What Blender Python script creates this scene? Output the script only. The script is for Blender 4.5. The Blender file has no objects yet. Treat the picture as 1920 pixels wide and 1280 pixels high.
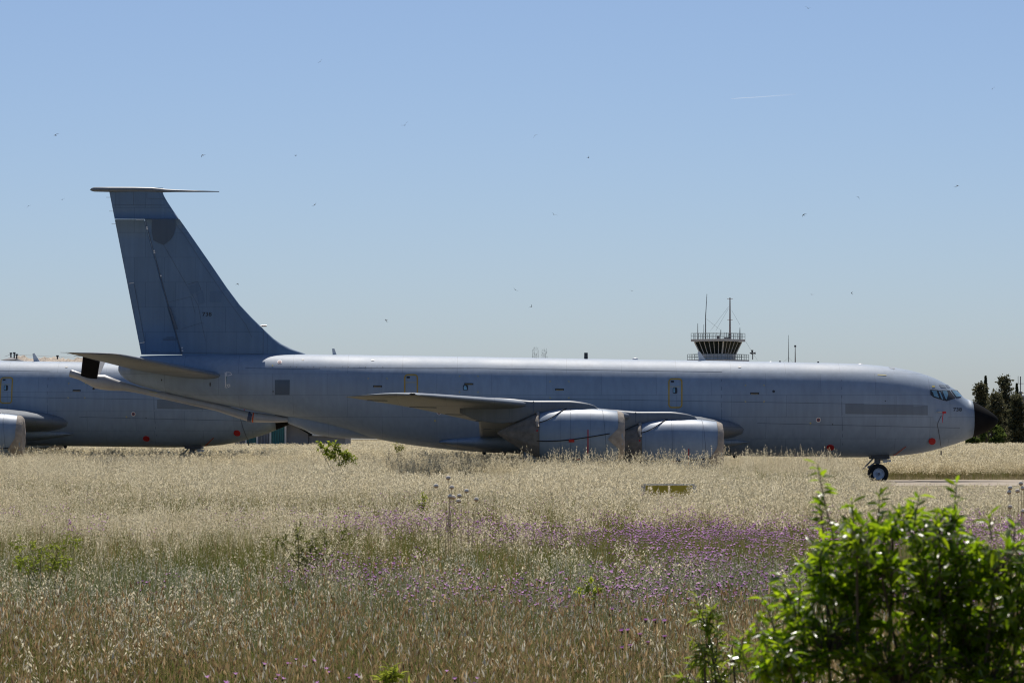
import bpy, math, random
import numpy as np
from mathutils import Vector, noise as mnoise

R = math.radians
sc = bpy.context.scene
COL = sc.collection

# ------------------------------------------------------------------ camera, sky, sun, exposure
FPX = 7000.0            # focal length in pixels of a 1920 px wide frame
CAMZ = 1.9
PITCH = math.atan(182.0 / FPX)
cam_d = bpy.data.cameras.new('camera')
cam_d.sensor_width = 36.0
cam_d.lens = 36.0 * FPX / 1920.0
cam_d.clip_start = 0.5
cam_d.clip_end = 30000
cam_d.dof.use_dof = True
cam_d.dof.focus_distance = 158.0
cam_d.dof.aperture_fstop = 18.0
cam_d.dof.aperture_blades = 9
cam = bpy.data.objects.new('camera', cam_d)
cam.location = (0, 0, CAMZ)
cam.rotation_euler = (math.pi / 2 + PITCH, 0, 0)
COL.objects.link(cam)
sc.camera = cam

SUN_EL = 57.0
world = bpy.data.worlds.new('World')
sc.world = world
world.use_nodes = True
wn = world.node_tree
wn.nodes.clear()
sky = wn.nodes.new('ShaderNodeTexSky')
sky.sky_type = 'NISHITA'
sky.sun_disc = False
sky.sun_elevation = R(SUN_EL)
sky.sun_rotation = 0.0
sky.altitude = 0
sky.air_density = 0.66
sky.dust_density = 0.9
sky.ozone_density = 6.6
bg = wn.nodes.new('ShaderNodeBackground')
bg.inputs['Strength'].default_value = 0.092
wo = wn.nodes.new('ShaderNodeOutputWorld')
wn.links.new(sky.outputs[0], bg.inputs[0])
wn.links.new(bg.outputs[0], wo.inputs[0])

sun_d = bpy.data.lights.new('sun', 'SUN')
sun_d.energy = 5.0
sun_d.angle = R(0.53)
sun_d.color = (1.0, 0.94, 0.85)
sun = bpy.data.objects.new('sun', sun_d)
sun.rotation_euler = (R(SUN_EL - 90), 0, 0)
sun.location = (0, 60, 90)
COL.objects.link(sun)

sc.view_settings.view_transform = 'Standard'
sc.view_settings.look = 'None'
sc.view_settings.gamma = 1.0
sc.view_settings.exposure = 0.0
sc.view_settings.use_curve_mapping = False
sc.render.engine = 'CYCLES'
sc.cycles.max_bounces = 8
sc.cycles.filter_width = 1.15
sc.cycles.use_denoising = True
sc.cycles.denoising_prefilter = 'ACCURATE'
sc.cycles.transparent_max_bounces = 8

_ca, _sa = math.cos(PITCH), math.sin(PITCH)


def P(px, py, Y):
    """World point seen at photo pixel (px, py) at depth Y."""
    dx, dy = px - 960.0, 640.0 - py
    t = Y / (FPX * _ca - dy * _sa)
    return Vector((dx * t, Y, CAMZ + (dy * _ca + FPX * _sa) * t))


# ------------------------------------------------------------------ generic helpers
def add_mesh(name, verts, faces, mat, parent=None, smooth=False, mats=None, midx=None):
    me = bpy.data.meshes.new(name)
    me.from_pydata([tuple(v) for v in verts], [], [tuple(f) for f in faces])
    if mats:
        for m in mats:
            me.materials.append(m)
        if midx is not None:
            me.polygons.foreach_set('material_index', np.asarray(midx, dtype=np.int32))
    elif mat:
        me.materials.append(mat)
    if smooth:
        me.polygons.foreach_set('use_smooth', np.ones(len(me.polygons), dtype=bool))
    me.update()
    o = bpy.data.objects.new(name, me)
    COL.objects.link(o)
    if parent:
        o.parent = parent
    return o


def empty(name, loc, label, cat, group=None):
    o = bpy.data.objects.new(name, None)
    o.empty_display_size = 0.2
    o.location = loc
    COL.objects.link(o)
    tag(o, label, cat, group)
    return o


def tag(o, label=None, cat=None, group=None, kind=None):
    if label:
        o['label'] = label
    if cat:
        o['category'] = cat
    if group:
        o['group'] = group
    if kind:
        o['kind'] = kind
    return o


class MB:
    """Collects shapes for one mesh."""
    def __init__(s):
        s.v, s.f, s.m, s.p = [], [], [], []

    def add(s, v, f, m=0):
        b = len(s.v)
        s.p.append((v, f))
        s.v += [tuple(p) for p in v]
        s.f += [tuple(i + b for i in q) for q in f]
        s.m += [m] * len(f)

    def box(s, x0, x1, y0, y1, z0, z1, m=0):
        v = [(x, y, z) for x in (x0, x1) for y in (y0, y1) for z in (z0, z1)]
        f = [(0, 1, 3, 2), (4, 6, 7, 5), (0, 4, 5, 1), (2, 3, 7, 6), (0, 2, 6, 4), (1, 5, 7, 3)]
        s.add(v, f, m)

    def tube(s, pts, rad, n=8, m=0, cap=True, sy=1.0):
        pts = [Vector(p) for p in pts]
        if not hasattr(rad, '__len__'):
            rad = [rad] * len(pts)
        v, f = [], []
        for i, p in enumerate(pts):
            d = (pts[min(i + 1, len(pts) - 1)] - pts[max(i - 1, 0)])
            if d.length < 1e-9:
                d = Vector((0, 0, 1))
            d.normalize()
            up = Vector((0, 0, 1)) if abs(d.z) < 0.95 else Vector((0, 1, 0))
            a = d.cross(up).normalized()
            b = a.cross(d)
            for k in range(n):
                t = 2 * math.pi * k / n
                v.append(p + a * (math.cos(t) * rad[i] * sy) + b * (math.sin(t) * rad[i]))
        for i in range(len(pts) - 1):
            for k in range(n):
                k2 = (k + 1) % n
                f.append((i * n + k, i * n + k2, (i + 1) * n + k2, (i + 1) * n + k))
        if cap:
            f.append(tuple(range(n)))
            f.append(tuple((len(pts) - 1) * n + k for k in reversed(range(n))))
        s.add(v, f, m)

    def lathe(s, prof, centre, axis='x', n=32, m=0, cap=False):
        v, f = [], []
        cx, cy, cz = centre
        for (a, r) in prof:
            for k in range(n):
                t = 2 * math.pi * k / n
                c, d = r * math.cos(t), r * math.sin(t)
                if axis == 'x':
                    v.append((cx + a, cy + c, cz + d))
                elif axis == 'y':
                    v.append((cx + c, cy + a, cz + d))
                else:
                    v.append((cx + c, cy + d, cz + a))
        for i in range(len(prof) - 1):
            for k in range(n):
                k2 = (k + 1) % n
                f.append((i * n + k, i * n + k2, (i + 1) * n + k2, (i + 1) * n + k))
        if cap:
            f.append(tuple(range(n)))
            f.append(tuple((len(prof) - 1) * n + k for k in reversed(range(n))))
        s.add(v, f, m)

    def prism(s, poly, y0, y1, m=0):
        """poly in (x, z), extruded along y."""
        n = len(poly)
        v = [(x, y0, z) for x, z in poly] + [(x, y1, z) for x, z in poly]
        f = [tuple(range(n)), tuple(reversed(range(n, 2 * n)))]
        for i in range(n):
            j = (i + 1) % n
            f.append((i, i + n, j + n, j))
        s.add(v, f, m)

    def build_each(s, name, mat, parent=None, smooth=False):
        return [add_mesh(name, v, f, mat, parent, smooth) for v, f in s.p]

    def build(s, name, mat, parent=None, smooth=False, mats=None):
        return add_mesh(name, s.v, s.f, mat, parent, smooth, mats, s.m if mats else None)


def loft(sections, closed=True, capends=True):
    n = len(sections[0])
    v = [p for sct in sections for p in sct]
    f = []
    for i in range(len(sections) - 1):
        for k in range(n if closed else n - 1):
            k2 = (k + 1) % n
            f.append((i * n + k, i * n + k2, (i + 1) * n + k2, (i + 1) * n + k))
    if capends:
        f.append(tuple(range(n)))
        f.append(tuple((len(sections) - 1) * n + k for k in reversed(range(n))))
    return v, f


def mono(xs, ys):
    """Monotone cubic interpolator."""
    xs, ys = np.array(xs, float), np.array(ys, float)
    o = np.argsort(xs)
    xs, ys = xs[o], ys[o]
    h = np.diff(xs)
    d = np.diff(ys) / h
    m = np.zeros(len(xs))
    m[0], m[-1] = d[0], d[-1]
    for i in range(1, len(xs) - 1):
        if d[i - 1] * d[i] > 0:
            w1, w2 = 2 * h[i] + h[i - 1], h[i] + 2 * h[i - 1]
            m[i] = (w1 + w2) / (w1 / d[i - 1] + w2 / d[i])

    def fn(x):
        x = min(max(x, xs[0]), xs[-1])
        i = int(min(max(np.searchsorted(xs, x) - 1, 0), len(h) - 1))
        t = (x - xs[i]) / h[i]
        return ((2 * t**3 - 3 * t**2 + 1) * ys[i] + (t**3 - 2 * t**2 + t) * h[i] * m[i]
                + (-2 * t**3 + 3 * t**2) * ys[i + 1] + (t**3 - t**2) * h[i] * m[i + 1])
    return fn


# ------------------------------------------------------------------ materials
def new_mat(name):
    m = bpy.data.materials.new(name)
    m.use_nodes = True
    nt = m.node_tree
    b = nt.nodes['Principled BSDF']
    return m, nt, b


def simple(name, col, rough=0.6, var=0.12, scale=3.0, metal=0.0, spec=0.5, bump=0.0):
    m, nt, b = new_mat(name)
    b.inputs['Roughness'].default_value = rough
    b.inputs['Metallic'].default_value = metal
    b.inputs['Specular IOR Level'].default_value = spec
    tc = nt.nodes.new('ShaderNodeTexCoord')
    nz = nt.nodes.new('ShaderNodeTexNoise')
    nz.inputs['Scale'].default_value = scale
    nz.inputs['Detail'].default_value = 5
    nt.links.new(tc.outputs['Object'], nz.inputs['Vector'])
    rp = nt.nodes.new('ShaderNodeValToRGB')
    c = np.array(col)
    rp.color_ramp.elements[0].position = 0.3
    rp.color_ramp.elements[1].position = 0.7
    rp.color_ramp.elements[0].color = (*np.clip(c * (1 - var), 0, 1), 1)
    rp.color_ramp.elements[1].color = (*np.clip(c * (1 + var), 0, 1), 1)
    nt.links.new(nz.outputs['Fac'], rp.inputs['Fac'])
    nt.links.new(rp.outputs['Color'], b.inputs['Base Color'])
    if bump:
        bp = nt.nodes.new('ShaderNodeBump')
        bp.inputs['Strength'].default_value = bump
        bp.inputs['Distance'].default_value = 0.05
        nt.links.new(nz.outputs['Fac'], bp.inputs['Height'])
        nt.links.new(bp.outputs['Normal'], b.inputs['Normal'])
    return m


def paint(name, col, rough=0.36, panels=True, spec=0.5, ribs=0.0, bw=2.4, bh=0.95):
    """Weathered grey aircraft paint: faint panel tones and joints, rain streaks, grime."""
    m, nt, b = new_mat(name)
    N, L = nt.nodes.new, nt.links.new
    b.inputs['Specular IOR Level'].default_value = spec
    tc = N('ShaderNodeTexCoord')
    sep = N('ShaderNodeSeparateXYZ')
    L(tc.outputs['Object'], sep.inputs[0])
    cmb = N('ShaderNodeCombineXYZ')
    L(sep.outputs['X'], cmb.inputs['X'])
    L(sep.outputs['Z'], cmb.inputs['Y'])
    # streaks running down the skin
    mp = N('ShaderNodeMapping')
    mp.inputs['Scale'].default_value = (3.2, 3.2, 0.22)
    L(tc.outputs['Object'], mp.inputs['Vector'])
    st = N('ShaderNodeTexNoise')
    st.inputs['Scale'].default_value = 1.6
    st.inputs['Detail'].default_value = 6
    L(mp.outputs[0], st.inputs['Vector'])
    big = N('ShaderNodeTexNoise')
    big.inputs['Scale'].default_value = 0.55
    big.inputs['Detail'].default_value = 6
    L(tc.outputs['Object'], big.inputs['Vector'])
    ad = N('ShaderNodeMath'); ad.operation = 'ADD'
    L(st.outputs['Fac'], ad.inputs[0]); L(big.outputs['Fac'], ad.inputs[1])
    mr = N('ShaderNodeMapRange')
    mr.inputs['From Min'].default_value = 0.65
    mr.inputs['From Max'].default_value = 1.35
    mr.inputs['To Min'].default_value = 0.88
    mr.inputs['To Max'].default_value = 1.11
    L(ad.outputs[0], mr.inputs['Value'])
    val = mr.outputs[0]
    if panels:
        br = N('ShaderNodeTexBrick')
        br.offset = 0.37
        br.inputs['Color1'].default_value = (0.96, 0.96, 0.96, 1)
        br.inputs['Color2'].default_value = (1.02, 1.02, 1.02, 1)
        br.inputs['Mortar'].default_value = (0.66, 0.66, 0.66, 1)
        br.inputs['Scale'].default_value = 1.0
        br.inputs['Mortar Size'].default_value = 0.009
        br.inputs['Mortar Smooth'].default_value = 0.4
        br.inputs['Brick Width'].default_value = bw
        br.inputs['Row Height'].default_value = bh
        L(cmb.outputs[0], br.inputs['Vector'])
        mu = N('ShaderNodeMath'); mu.operation = 'MULTIPLY'
        L(val, mu.inputs[0]); L(br.outputs['Color'], mu.inputs[1])
        val = mu.outputs[0]
    mx = N('ShaderNodeVectorMath'); mx.operation = 'SCALE'
    mx.inputs[0].default_value = col
    L(val, mx.inputs['Scale'])
    L(mx.outputs[0], b.inputs['Base Color'])
    rr = N('ShaderNodeMapRange')
    rr.inputs['To Min'].default_value = rough - 0.06
    rr.inputs['To Max'].default_value = rough + 0.10
    L(big.outputs['Fac'], rr.inputs['Value'])
    L(rr.outputs[0], b.inputs['Roughness'])
    # slight oil-canning of the skin
    w1 = N('ShaderNodeTexNoise')
    w1.inputs['Scale'].default_value = 1.7
    w1.inputs['Detail'].default_value = 2
    L(tc.outputs['Object'], w1.inputs['Vector'])
    bp = N('ShaderNodeBump')
    bp.inputs['Strength'].default_value = 0.10
    bp.inputs['Distance'].default_value = 0.06
    L(w1.outputs['Fac'], bp.inputs['Height'])
    L(bp.outputs['Normal'], b.inputs['Normal'])
    return m


def leafmat(name, c0, c1, trans=0.45, gloss=0.0, rough=0.35, tcol=None):
    """Thin plant tissue: diffuse plus light let through, tone varied per plant and per spot."""
    m = bpy.data.materials.new(name)
    m.use_nodes = True
    nt = m.node_tree
    nt.nodes.clear()
    N, L = nt.nodes.new, nt.links.new
    out = N('ShaderNodeOutputMaterial')
    oi = N('ShaderNodeObjectInfo')
    geo = N('ShaderNodeNewGeometry')
    ad = N('ShaderNodeMath'); ad.operation = 'ADD'
    L(oi.outputs['Random'], ad.inputs[0]); L(geo.outputs['Random Per Island'], ad.inputs[1])
    hf = N('ShaderNodeMath'); hf.operation = 'MULTIPLY'; hf.inputs[1].default_value = 0.5
    L(ad.outputs[0], hf.inputs[0])
    rp = N('ShaderNodeValToRGB')
    rp.color_ramp.elements[0].position = 0.12
    rp.color_ramp.elements[1].position = 0.88
    rp.color_ramp.elements[0].color = (*c0, 1)
    rp.color_ramp.elements[1].color = (*c1, 1)
    L(hf.outputs[0], rp.inputs['Fac'])
    df = N('ShaderNodeBsdfDiffuse')
    tr = N('ShaderNodeBsdfTranslucent')
    L(rp.outputs['Color'], df.inputs['Color'])
    if tcol:
        tm = N('ShaderNodeMix'); tm.data_type = 'RGBA'; tm.blend_type = 'MULTIPLY'
        tm.inputs['Factor'].default_value = 1.0
        tm.inputs[7].default_value = (*tcol, 1)
        L(rp.outputs['Color'], tm.inputs[6])
        L(tm.outputs[2], tr.inputs['Color'])
    else:
        L(rp.outputs['Color'], tr.inputs['Color'])
    mx = N('ShaderNodeMixShader')
    mx.inputs[0].default_value = trans
    L(df.outputs[0], mx.inputs[1]); L(tr.outputs[0], mx.inputs[2])
    last = mx
    if gloss:
        gl = N('ShaderNodeBsdfGlossy')
        gl.inputs['Roughness'].default_value = rough
        gl.inputs['Color'].default_value = (1, 1, 1, 1)
        fr = N('ShaderNodeFresnel'); fr.inputs[0].default_value = 1.45
        mg = N('ShaderNodeMath'); mg.operation = 'MULTIPLY'; mg.inputs[1].default_value = gloss
        L(fr.outputs[0], mg.inputs[0])
        m2 = N('ShaderNodeMixShader')
        L(mg.outputs[0], m2.inputs[0]); L(mx.outputs[0], m2.inputs[1]); L(gl.outputs[0], m2.inputs[2])
        last = m2
    L(last.outputs[0], out.inputs['Surface'])
    return m


M = {}
GREY = (0.278, 0.345, 0.432)
M['skin'] = paint('aircraft_grey_paint', GREY, 0.52, spec=0.2)
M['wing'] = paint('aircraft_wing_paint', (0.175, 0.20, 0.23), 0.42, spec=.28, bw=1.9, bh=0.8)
M['fin'] = paint('aircraft_fin_paint', (0.150, 0.235, 0.35), 0.5, spec=.3, bw=1.35, bh=1.1)
M['nacelle'] = paint('aircraft_cowling_paint', (0.255, 0.33, 0.425), 0.44, spec=.35, bw=1.2, bh=3.0)
M['patch'] = paint('overpainted_patch', (0.155, 0.195, 0.245), 0.5, panels=False)
M['badge'] = paint('overpainted_badge', (0.082, 0.118, 0.165), 0.5, panels=False)
M['finpatch'] = paint('fin_touch_up_paint', (0.128, 0.205, 0.315), 0.5, panels=False, spec=.3)
M['worn'] = paint('worn_grey_paint', (0.27, 0.35, 0.46), 0.52, panels=False, spec=.26)
M['boom'] = paint('boom_bare_metal', (0.37, 0.37, 0.37), 0.34, panels=False)
M['white'] = simple('off_white_paint', (0.72, 0.72, 0.72), 0.45, 0.06)
M['black'] = simple('radome_black', (0.011, 0.011, 0.012), 0.75, 0.25, 1.5, spec=.03)
M['rubber'] = simple('tyre_rubber', (0.016, 0.016, 0.017), 0.8, 0.3, 6)
M['hub'] = simple('wheel_hub_paint', (0.62, 0.65, 0.70), 0.45, 0.15, 8)
M['dark'] = simple('dark_metal', (0.045, 0.047, 0.05), 0.5, 0.3, 5)
M['steel'] = simple('strut_steel', (0.25, 0.26, 0.28), 0.4, 0.2, 5)
M['chrome'] = simple('bare_metal', (0.6, 0.6, 0.6), 0.3, 0.1, 5, metal=0.8)
M['yellow'] = simple('marking_yellow', (0.50, 0.31, 0.035), 0.5, 0.15, 4)
M['pyellow'] = simple('marking_pale_yellow', (0.55, 0.47, 0.16), 0.5, 0.1, 4)
M['red'] = simple('cover_red', (0.50, 0.022, 0.022), 0.6, 0.15, 5)
M['orange'] = simple('tag_orange', (0.55, 0.09, 0.025), 0.6, 0.1, 5)
M['navy'] = simple('roundel_blue', (0.05, 0.07, 0.13), 0.5, 0.1)
M['wred'] = simple('roundel_red', (0.30, 0.08, 0.08), 0.5, 0.1)
M['green'] = simple('marking_green', (0.01, 0.12, 0.04), 0.5, 0.1)
M['canvas'] = simple('canvas_cover', (0.36, 0.315, 0.265), 0.95, 0.22, 4.0, bump=0.5)
M['canvas_dark'] = simple('canvas_cover_dusty', (0.20, 0.185, 0.165), 0.95, 0.25, 4.0, bump=0.6)
M['strap'] = simple('black_strap', (0.012, 0.012, 0.013), 0.7, 0.2)
M['seam'] = simple('joint_line', (0.10, 0.135, 0.185), 0.7, 0.2)
M['glass'] = simple('sky_tint_glass', (0.52, 0.72, 0.66), 0.06, 0.12, 2.0, metal=0.85)  # pale teal mirror tint stands in for sky seen through the windows
M['tglass'] = simple('tower_glass', (0.010, 0.018, 0.020), 0.12, 0.2, 0.5, spec=.12)
M['frame'] = simple('window_frame_dark', (0.03, 0.035, 0.04), 0.5, 0.2)

# ------------------------------------------------------------------ terrain
def gz(x, y):
    t = min(max((y - 171.0) / 16.0, 0), 1)
    return 0.38 * t * t * (3 - 2 * t)


def gzv(y):
    t = np.clip((y - 171.0) / 16.0, 0, 1)
    return 0.38 * t * t * (3 - 2 * t)


def build_ground():
    m, nt, b = new_mat('meadow_soil')
    N, L = nt.nodes.new, nt.links.new
    b.inputs['Roughness'].default_value = 0.95
    b.inputs['Specular IOR Level'].default_value = 0.1
    tc = N('ShaderNodeTexCoord')
    n1 = N('ShaderNodeTexNoise'); n1.inputs['Scale'].default_value = 0.12; n1.inputs['Detail'].default_value = 8
    n2 = N('ShaderNodeTexNoise'); n2.inputs['Scale'].default_value = 6.0; n2.inputs['Detail'].default_value = 6
    L(tc.outputs['Object'], n1.inputs['Vector']); L(tc.outputs['Object'], n2.inputs['Vector'])
    mix = N('ShaderNodeMath'); mix.operation = 'ADD'
    L(n1.outputs['Fac'], mix.inputs[0]); L(n2.outputs['Fac'], mix.inputs[1])
    rp = N('ShaderNodeValToRGB')
    rp.color_ramp.elements[0].position = 0.7; rp.color_ramp.elements[0].color = (0.07, 0.065, 0.03, 1)
    rp.color_ramp.elements[1].position = 1.3; rp.color_ramp.elements[1].color = (0.20, 0.16, 0.09, 1)
    e = rp.color_ramp.elements.new(1.0); e.color = (0.12, 0.105, 0.05, 1)
    mh = N('ShaderNodeMath'); mh.operation = 'MULTIPLY'; mh.inputs[1].default_value = 0.5
    L(mix.outputs[0], mh.inputs[0])
    for el, p in zip(rp.color_ramp.elements, (0.35, 0.5, 0.65)):
        el.position = p
    L(mh.outputs[0], rp.inputs['Fac']); L(rp.outputs['Color'], b.inputs['Base Color'])
    xs = [-9000, -1500, -300, -100, -40, 0, 40, 100, 300, 1500, 9000]
    ys = [-300, 0, 40, 100, 140, 171, 174, 177, 180, 183, 187, 230, 350, 700, 2000, 12000]
    v = [(x, y, gz(x, y)) for y in ys for x in xs]
    nx = len(xs)
    f = [(j * nx + i, j * nx + i + 1, (j + 1) * nx + i + 1, (j + 1) * nx + i)
         for j in range(len(ys) - 1) for i in range(nx - 1)]
    o = add_mesh('ground', v, f, m, smooth=True)
    tag(o, kind='structure')
    # concrete strip the aircraft is parked on
    cm, nt, b = new_mat('old_concrete')
    N, L = nt.nodes.new, nt.links.new
    b.inputs['Roughness'].default_value = 0.9
    tc = N('ShaderNodeTexCoord')
    n1 = N('ShaderNodeTexNoise'); n1.inputs['Scale'].default_value = 1.3; n1.inputs['Detail'].default_value = 8
    L(tc.outputs['Object'], n1.inputs['Vector'])
    rp = N('ShaderNodeValToRGB')
    rp.color_ramp.elements[0].position = 0.3; rp.color_ramp.elements[0].color = (0.26, 0.21, 0.155, 1)
    rp.color_ramp.elements[1].position = 0.7; rp.color_ramp.elements[1].color = (0.39, 0.33, 0.25, 1)
    L(n1.outputs['Fac'], rp.inputs['Fac']); L(rp.outputs['Color'], b.inputs['Base Color'])
    pav = bpy.data.objects.new('pavement', None)
    COL.objects.link(pav)
    tag(pav, kind='structure')
    # slabs, each its own plate with a joint between
    me = None
    sx, sy = 6.0, 7.2
    y0s = [148.2, 155.45, 162.7]
    for i in range(-6, 10):
        for j, y0 in enumerate(y0s):
            if me is None:
                mb = MB()
                mb.box(0.02, sx - 0.02, 0.02, sy - 0.02, -0.15, 0.02)
                s = mb.build('slab', cm, pav)
                me = s.data
            else:
                s = bpy.data.objects.new('slab', me)
                COL.objects.link(s)
                s.parent = pav
            s.location = (i * sx, y0, 0.002 + 0.012 * ((i * 7 + j * 3) % 4) / 3)
            s.rotation_euler = (0, 0.0008 * ((i + j) % 3 - 1), 0)
build_ground()

# ------------------------------------------------------------------ the parked tanker aircraft
YA = 165.0


def A(px, py, lat=0.0):
    p = P(px, py, YA + lat)
    return Vector((p.x, lat, p.z))


# px, top, bottom (photo pixels), half width (m), height fraction of the widest line
FUS = [
    (1870.8, 786.3, 787.7, .05, .50), (1869.5, 783, 792.0, .2, .50), (1865, 778, 798.5, .42, .50),
    (1856, 771, 805, .62, .50), (1841, 761.5, 812.5, .80, .50), (1822, 751.5, 820, .98, .50),
    (1806, 745, 826.5, 1.10, .49), (1794, 732.5, 831, 1.21, .48), (1780, 723.5, 835, 1.31, .475),
    (1768, 716.5, 838.5, 1.39, .47), (1740, 704, 846, 1.55, .46), (1700, 693, 852.5, 1.71, .45),
    (1650, 685.5, 856, 1.80, .44), (1600, 681.7, 857, 1.83, .44), (1500, 679.2, 855.8, 1.83, .44),
    (1400, 677.2, 854.5, 1.83, .44), (1300, 675.5, 853.4, 1.83, .44), (1200, 674, 852.4, 1.83, .44),
    (1100, 672.3, 851.4, 1.83, .44), (1000, 670.6, 850.2, 1.83, .44), (905, 669, 847.5, 1.83, .44),
    (860, 668.2, 844, 1.83, .44), (775, 666.9, 834.5, 1.82, .44), (700, 665.8, 821, 1.79, .44),
    (625, 664.6, 803, 1.71, .45), (550, 664, 784, 1.56, .47), (475, 664, 770, 1.36, .48),
    (425, 664.2, 760, 1.20, .48), (375, 664.8, 750, 1.02, .48), (300, 666, 733, .72, .48),
    (260, 667.5, 722, .52, .48), (237, 672, 712, .36, .49), (225, 681, 701, .22, .5), (221, 689, 693, .05, .5)]
_fx = [A(s[0], 700).x for s in FUS]
_top = mono(_fx, [A(s[0], s[1]).z for s in FUS])
_bot = mono(_fx, [A(s[0], s[2]).z for s in FUS])
_wid = mono(_fx, [s[3] for s in FUS])
_fr = mono(_fx, [s[4] for s in FUS])
XNOSE, XTAIL = _fx[0], _fx[-1]
XRAD = A(1822, 700).x


def fus(x):
    zt, zb = _top(x), _bot(x)
    return zt, zb, _wid(x), zt + (zb - zt) * _fr(x)


def fsec(x, n=56):
    zt, zb, w, zc = fus(x)
    out = []
    for k in range(n):
        t = 2 * math.pi * k / n
        s, c = math.sin(t), math.cos(t)
        out.append((x, w * c, zc + s * ((zt - zc) if s > 0 else (zc - zb))))
    return out


def surf(x, z, off=0.006):
    """Point on the starboard (camera-side) fuselage skin, pushed out by off."""
    zt, zb, w, zc = fus(x)
    h = (zt - zc) if z > zc else (zc - zb)
    q = max(-0.999, min(0.999, (z - zc) / h))
    y = -w * math.sqrt(1 - q * q)
    n = Vector((0, y / (w * w), (z - zc) / (h * h))).normalized()
    return Vector((x, y, z)) + n * off


def onskin(px, py, off=0.006):
    y = -1.6
    for _ in range(6):
        a = A(px, py, y)
        p = surf(a.x, a.z, 0)
        y = p.y
    a = A(px, py, y)
    return surf(a.x, a.z, off)


def onfin(px, py, off=0.012):
    a = A(px, py, -0.2)
    return Vector((a.x, -fin_half(a.x, a.z) - off, a.z))


def skin_poly(name, pts, mat, parent, off=0.006, fn=None, sub=3, rings=2):
    fn = fn or onskin
    n = len(pts)
    bd = []
    for i in range(n):
        a, b = pts[i], pts[(i + 1) % n]
        for k in range(sub):
            t = k / sub
            bd.append((a[0] + (b[0] - a[0]) * t, a[1] + (b[1] - a[1]) * t))
    cx, cy = sum(p[0] for p in bd) / len(bd), sum(p[1] for p in bd) / len(bd)
    v = [fn(cx, cy, off)]
    for r in range(1, rings + 1):
        for p in bd:
            v.append(fn(cx + (p[0] - cx) * r / rings, cy + (p[1] - cy) * r / rings, off))
    m = len(bd)
    f = [(0, 1 + k, 1 + (k + 1) % m) for k in range(m)]
    for r in range(rings - 1):
        for k in range(m):
            k2 = (k + 1) % m
            f.append((1 + r * m + k, 1 + (r + 1) * m + k, 1 + (r + 1) * m + k2, 1 + r * m + k2))
    return add_mesh(name, v, f, mat, parent, smooth=True)


def skin_line(name, pts, width, mat, parent, off=0.007, fn=None, closed=False, step=6.0, join=None):
    fn = fn or onskin
    pp = []
    q = list(pts) + ([pts[0]] if closed else [])
    for a, b in zip(q[:-1], q[1:]):
        k = max(1, int(math.hypot(b[0] - a[0], b[1] - a[1]) / step))
        pp += [(a[0] + (b[0] - a[0]) * i / k, a[1] + (b[1] - a[1]) * i / k) for i in range(k)]
    pp.append(q[-1])
    v, f = [], []
    for i, p in enumerate(pp):
        if closed:
            a, b = pp[(i - 1) % (len(pp) - 1)], pp[(i + 1) % (len(pp) - 1)]
        else:
            a, b = pp[max(i - 1, 0)], pp[min(i + 1, len(pp) - 1)]
        d = math.hypot(b[0] - a[0], b[1] - a[1]) or 1
        nx, ny = -(b[1] - a[1]) / d * width / 2, (b[0] - a[0]) / d * width / 2
        v += [fn(p[0] + nx, p[1] + ny, off), fn(p[0] - nx, p[1] - ny, off)]
    for i in range(len(pp) - 1):
        f.append((2 * i, 2 * i + 1, 2 * i + 3, 2 * i + 2))
    if join is not None:
        join.add(v, f)
        return None
    return add_mesh(name, v, f, mat, parent)


def circ(cx, cy, rx, ry=None, n=14):
    ry = ry or rx
    return [(cx + rx * math.cos(2 * math.pi * k / n), cy + ry * math.sin(2 * math.pi * k / n)) for k in range(n)]


def rrect(x0, x1, y0, y1, r, n=4):
    out = []
    for cx, cy, a0 in ((x1 - r, y0 + r, -90), (x1 - r, y1 - r, 0), (x0 + r, y1 - r, 90), (x0 + r, y0 + r, 180)):
        for k in range(n + 1):
            t = R(a0 + 90 * k / n)
            out.append((cx + r * math.cos(t), cy + r * math.sin(t)))
    return out


def text_mesh(txt):
    cu = bpy.data.curves.new('lettering', 'FONT')
    cu.body = txt
    cu.resolution_u = 3
    cu.offset = 0.010
    ob = bpy.data.objects.new('lettering', cu)
    COL.objects.link(ob)
    dg = bpy.context.evaluated_depsgraph_get()
    me = bpy.data.meshes.new_from_object(ob.evaluated_get(dg))
    bpy.data.objects.remove(ob)
    bpy.data.curves.remove(cu)
    v = np.array([p.co[:] for p in me.vertices])
    f = [tuple(p.vertices) for p in me.polygons]
    bpy.data.meshes.remove(me)
    v[:, 0] = (v[:, 0] - v[:, 0].min()) / np.ptp(v[:, 0])
    v[:, 1] = (v[:, 1] - v[:, 1].min()) / np.ptp(v[:, 1])
    return v, f


# --- fin shape (photo pixels)
_finle = mono([352, 358, 362, 367, 380, 430, 502, 572, 610, 630, 640, 655, 663, 690],
              [306, 305.5, 305.5, 307.5, 315, 350, 400, 450, 487, 508, 520, 550, 572, 600])


def _finte(py):
    return 205 + (py - 360) * (60 / 305.0)


def _finhinge(py):
    return 272 + (py - 413) * (70 / 252.0)


def naca(u):
    u = min(max(u, 0), 1)
    return 5 * (0.2969 * math.sqrt(u) - 0.126 * u - 0.3516 * u**2 + 0.2843 * u**3 - 0.1036 * u**4)


def _fint(py):
    t = min(max((py - 352) / 313.0, 0), 1)
    return 0.22 + 0.36 * t


def _finz2py(z):
    return 665 - (z - A(300, 665).z) / (A(300, 352).z - A(300, 665).z) * 313


def fin_half(x, z):
    py = _finz2py(z)
    le, te = A(_finle(py), py).x, A(_finte(py), py).x
    u = (le - x) / (le - te)
    return _fint(py) * naca(u) + 0.006


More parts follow.
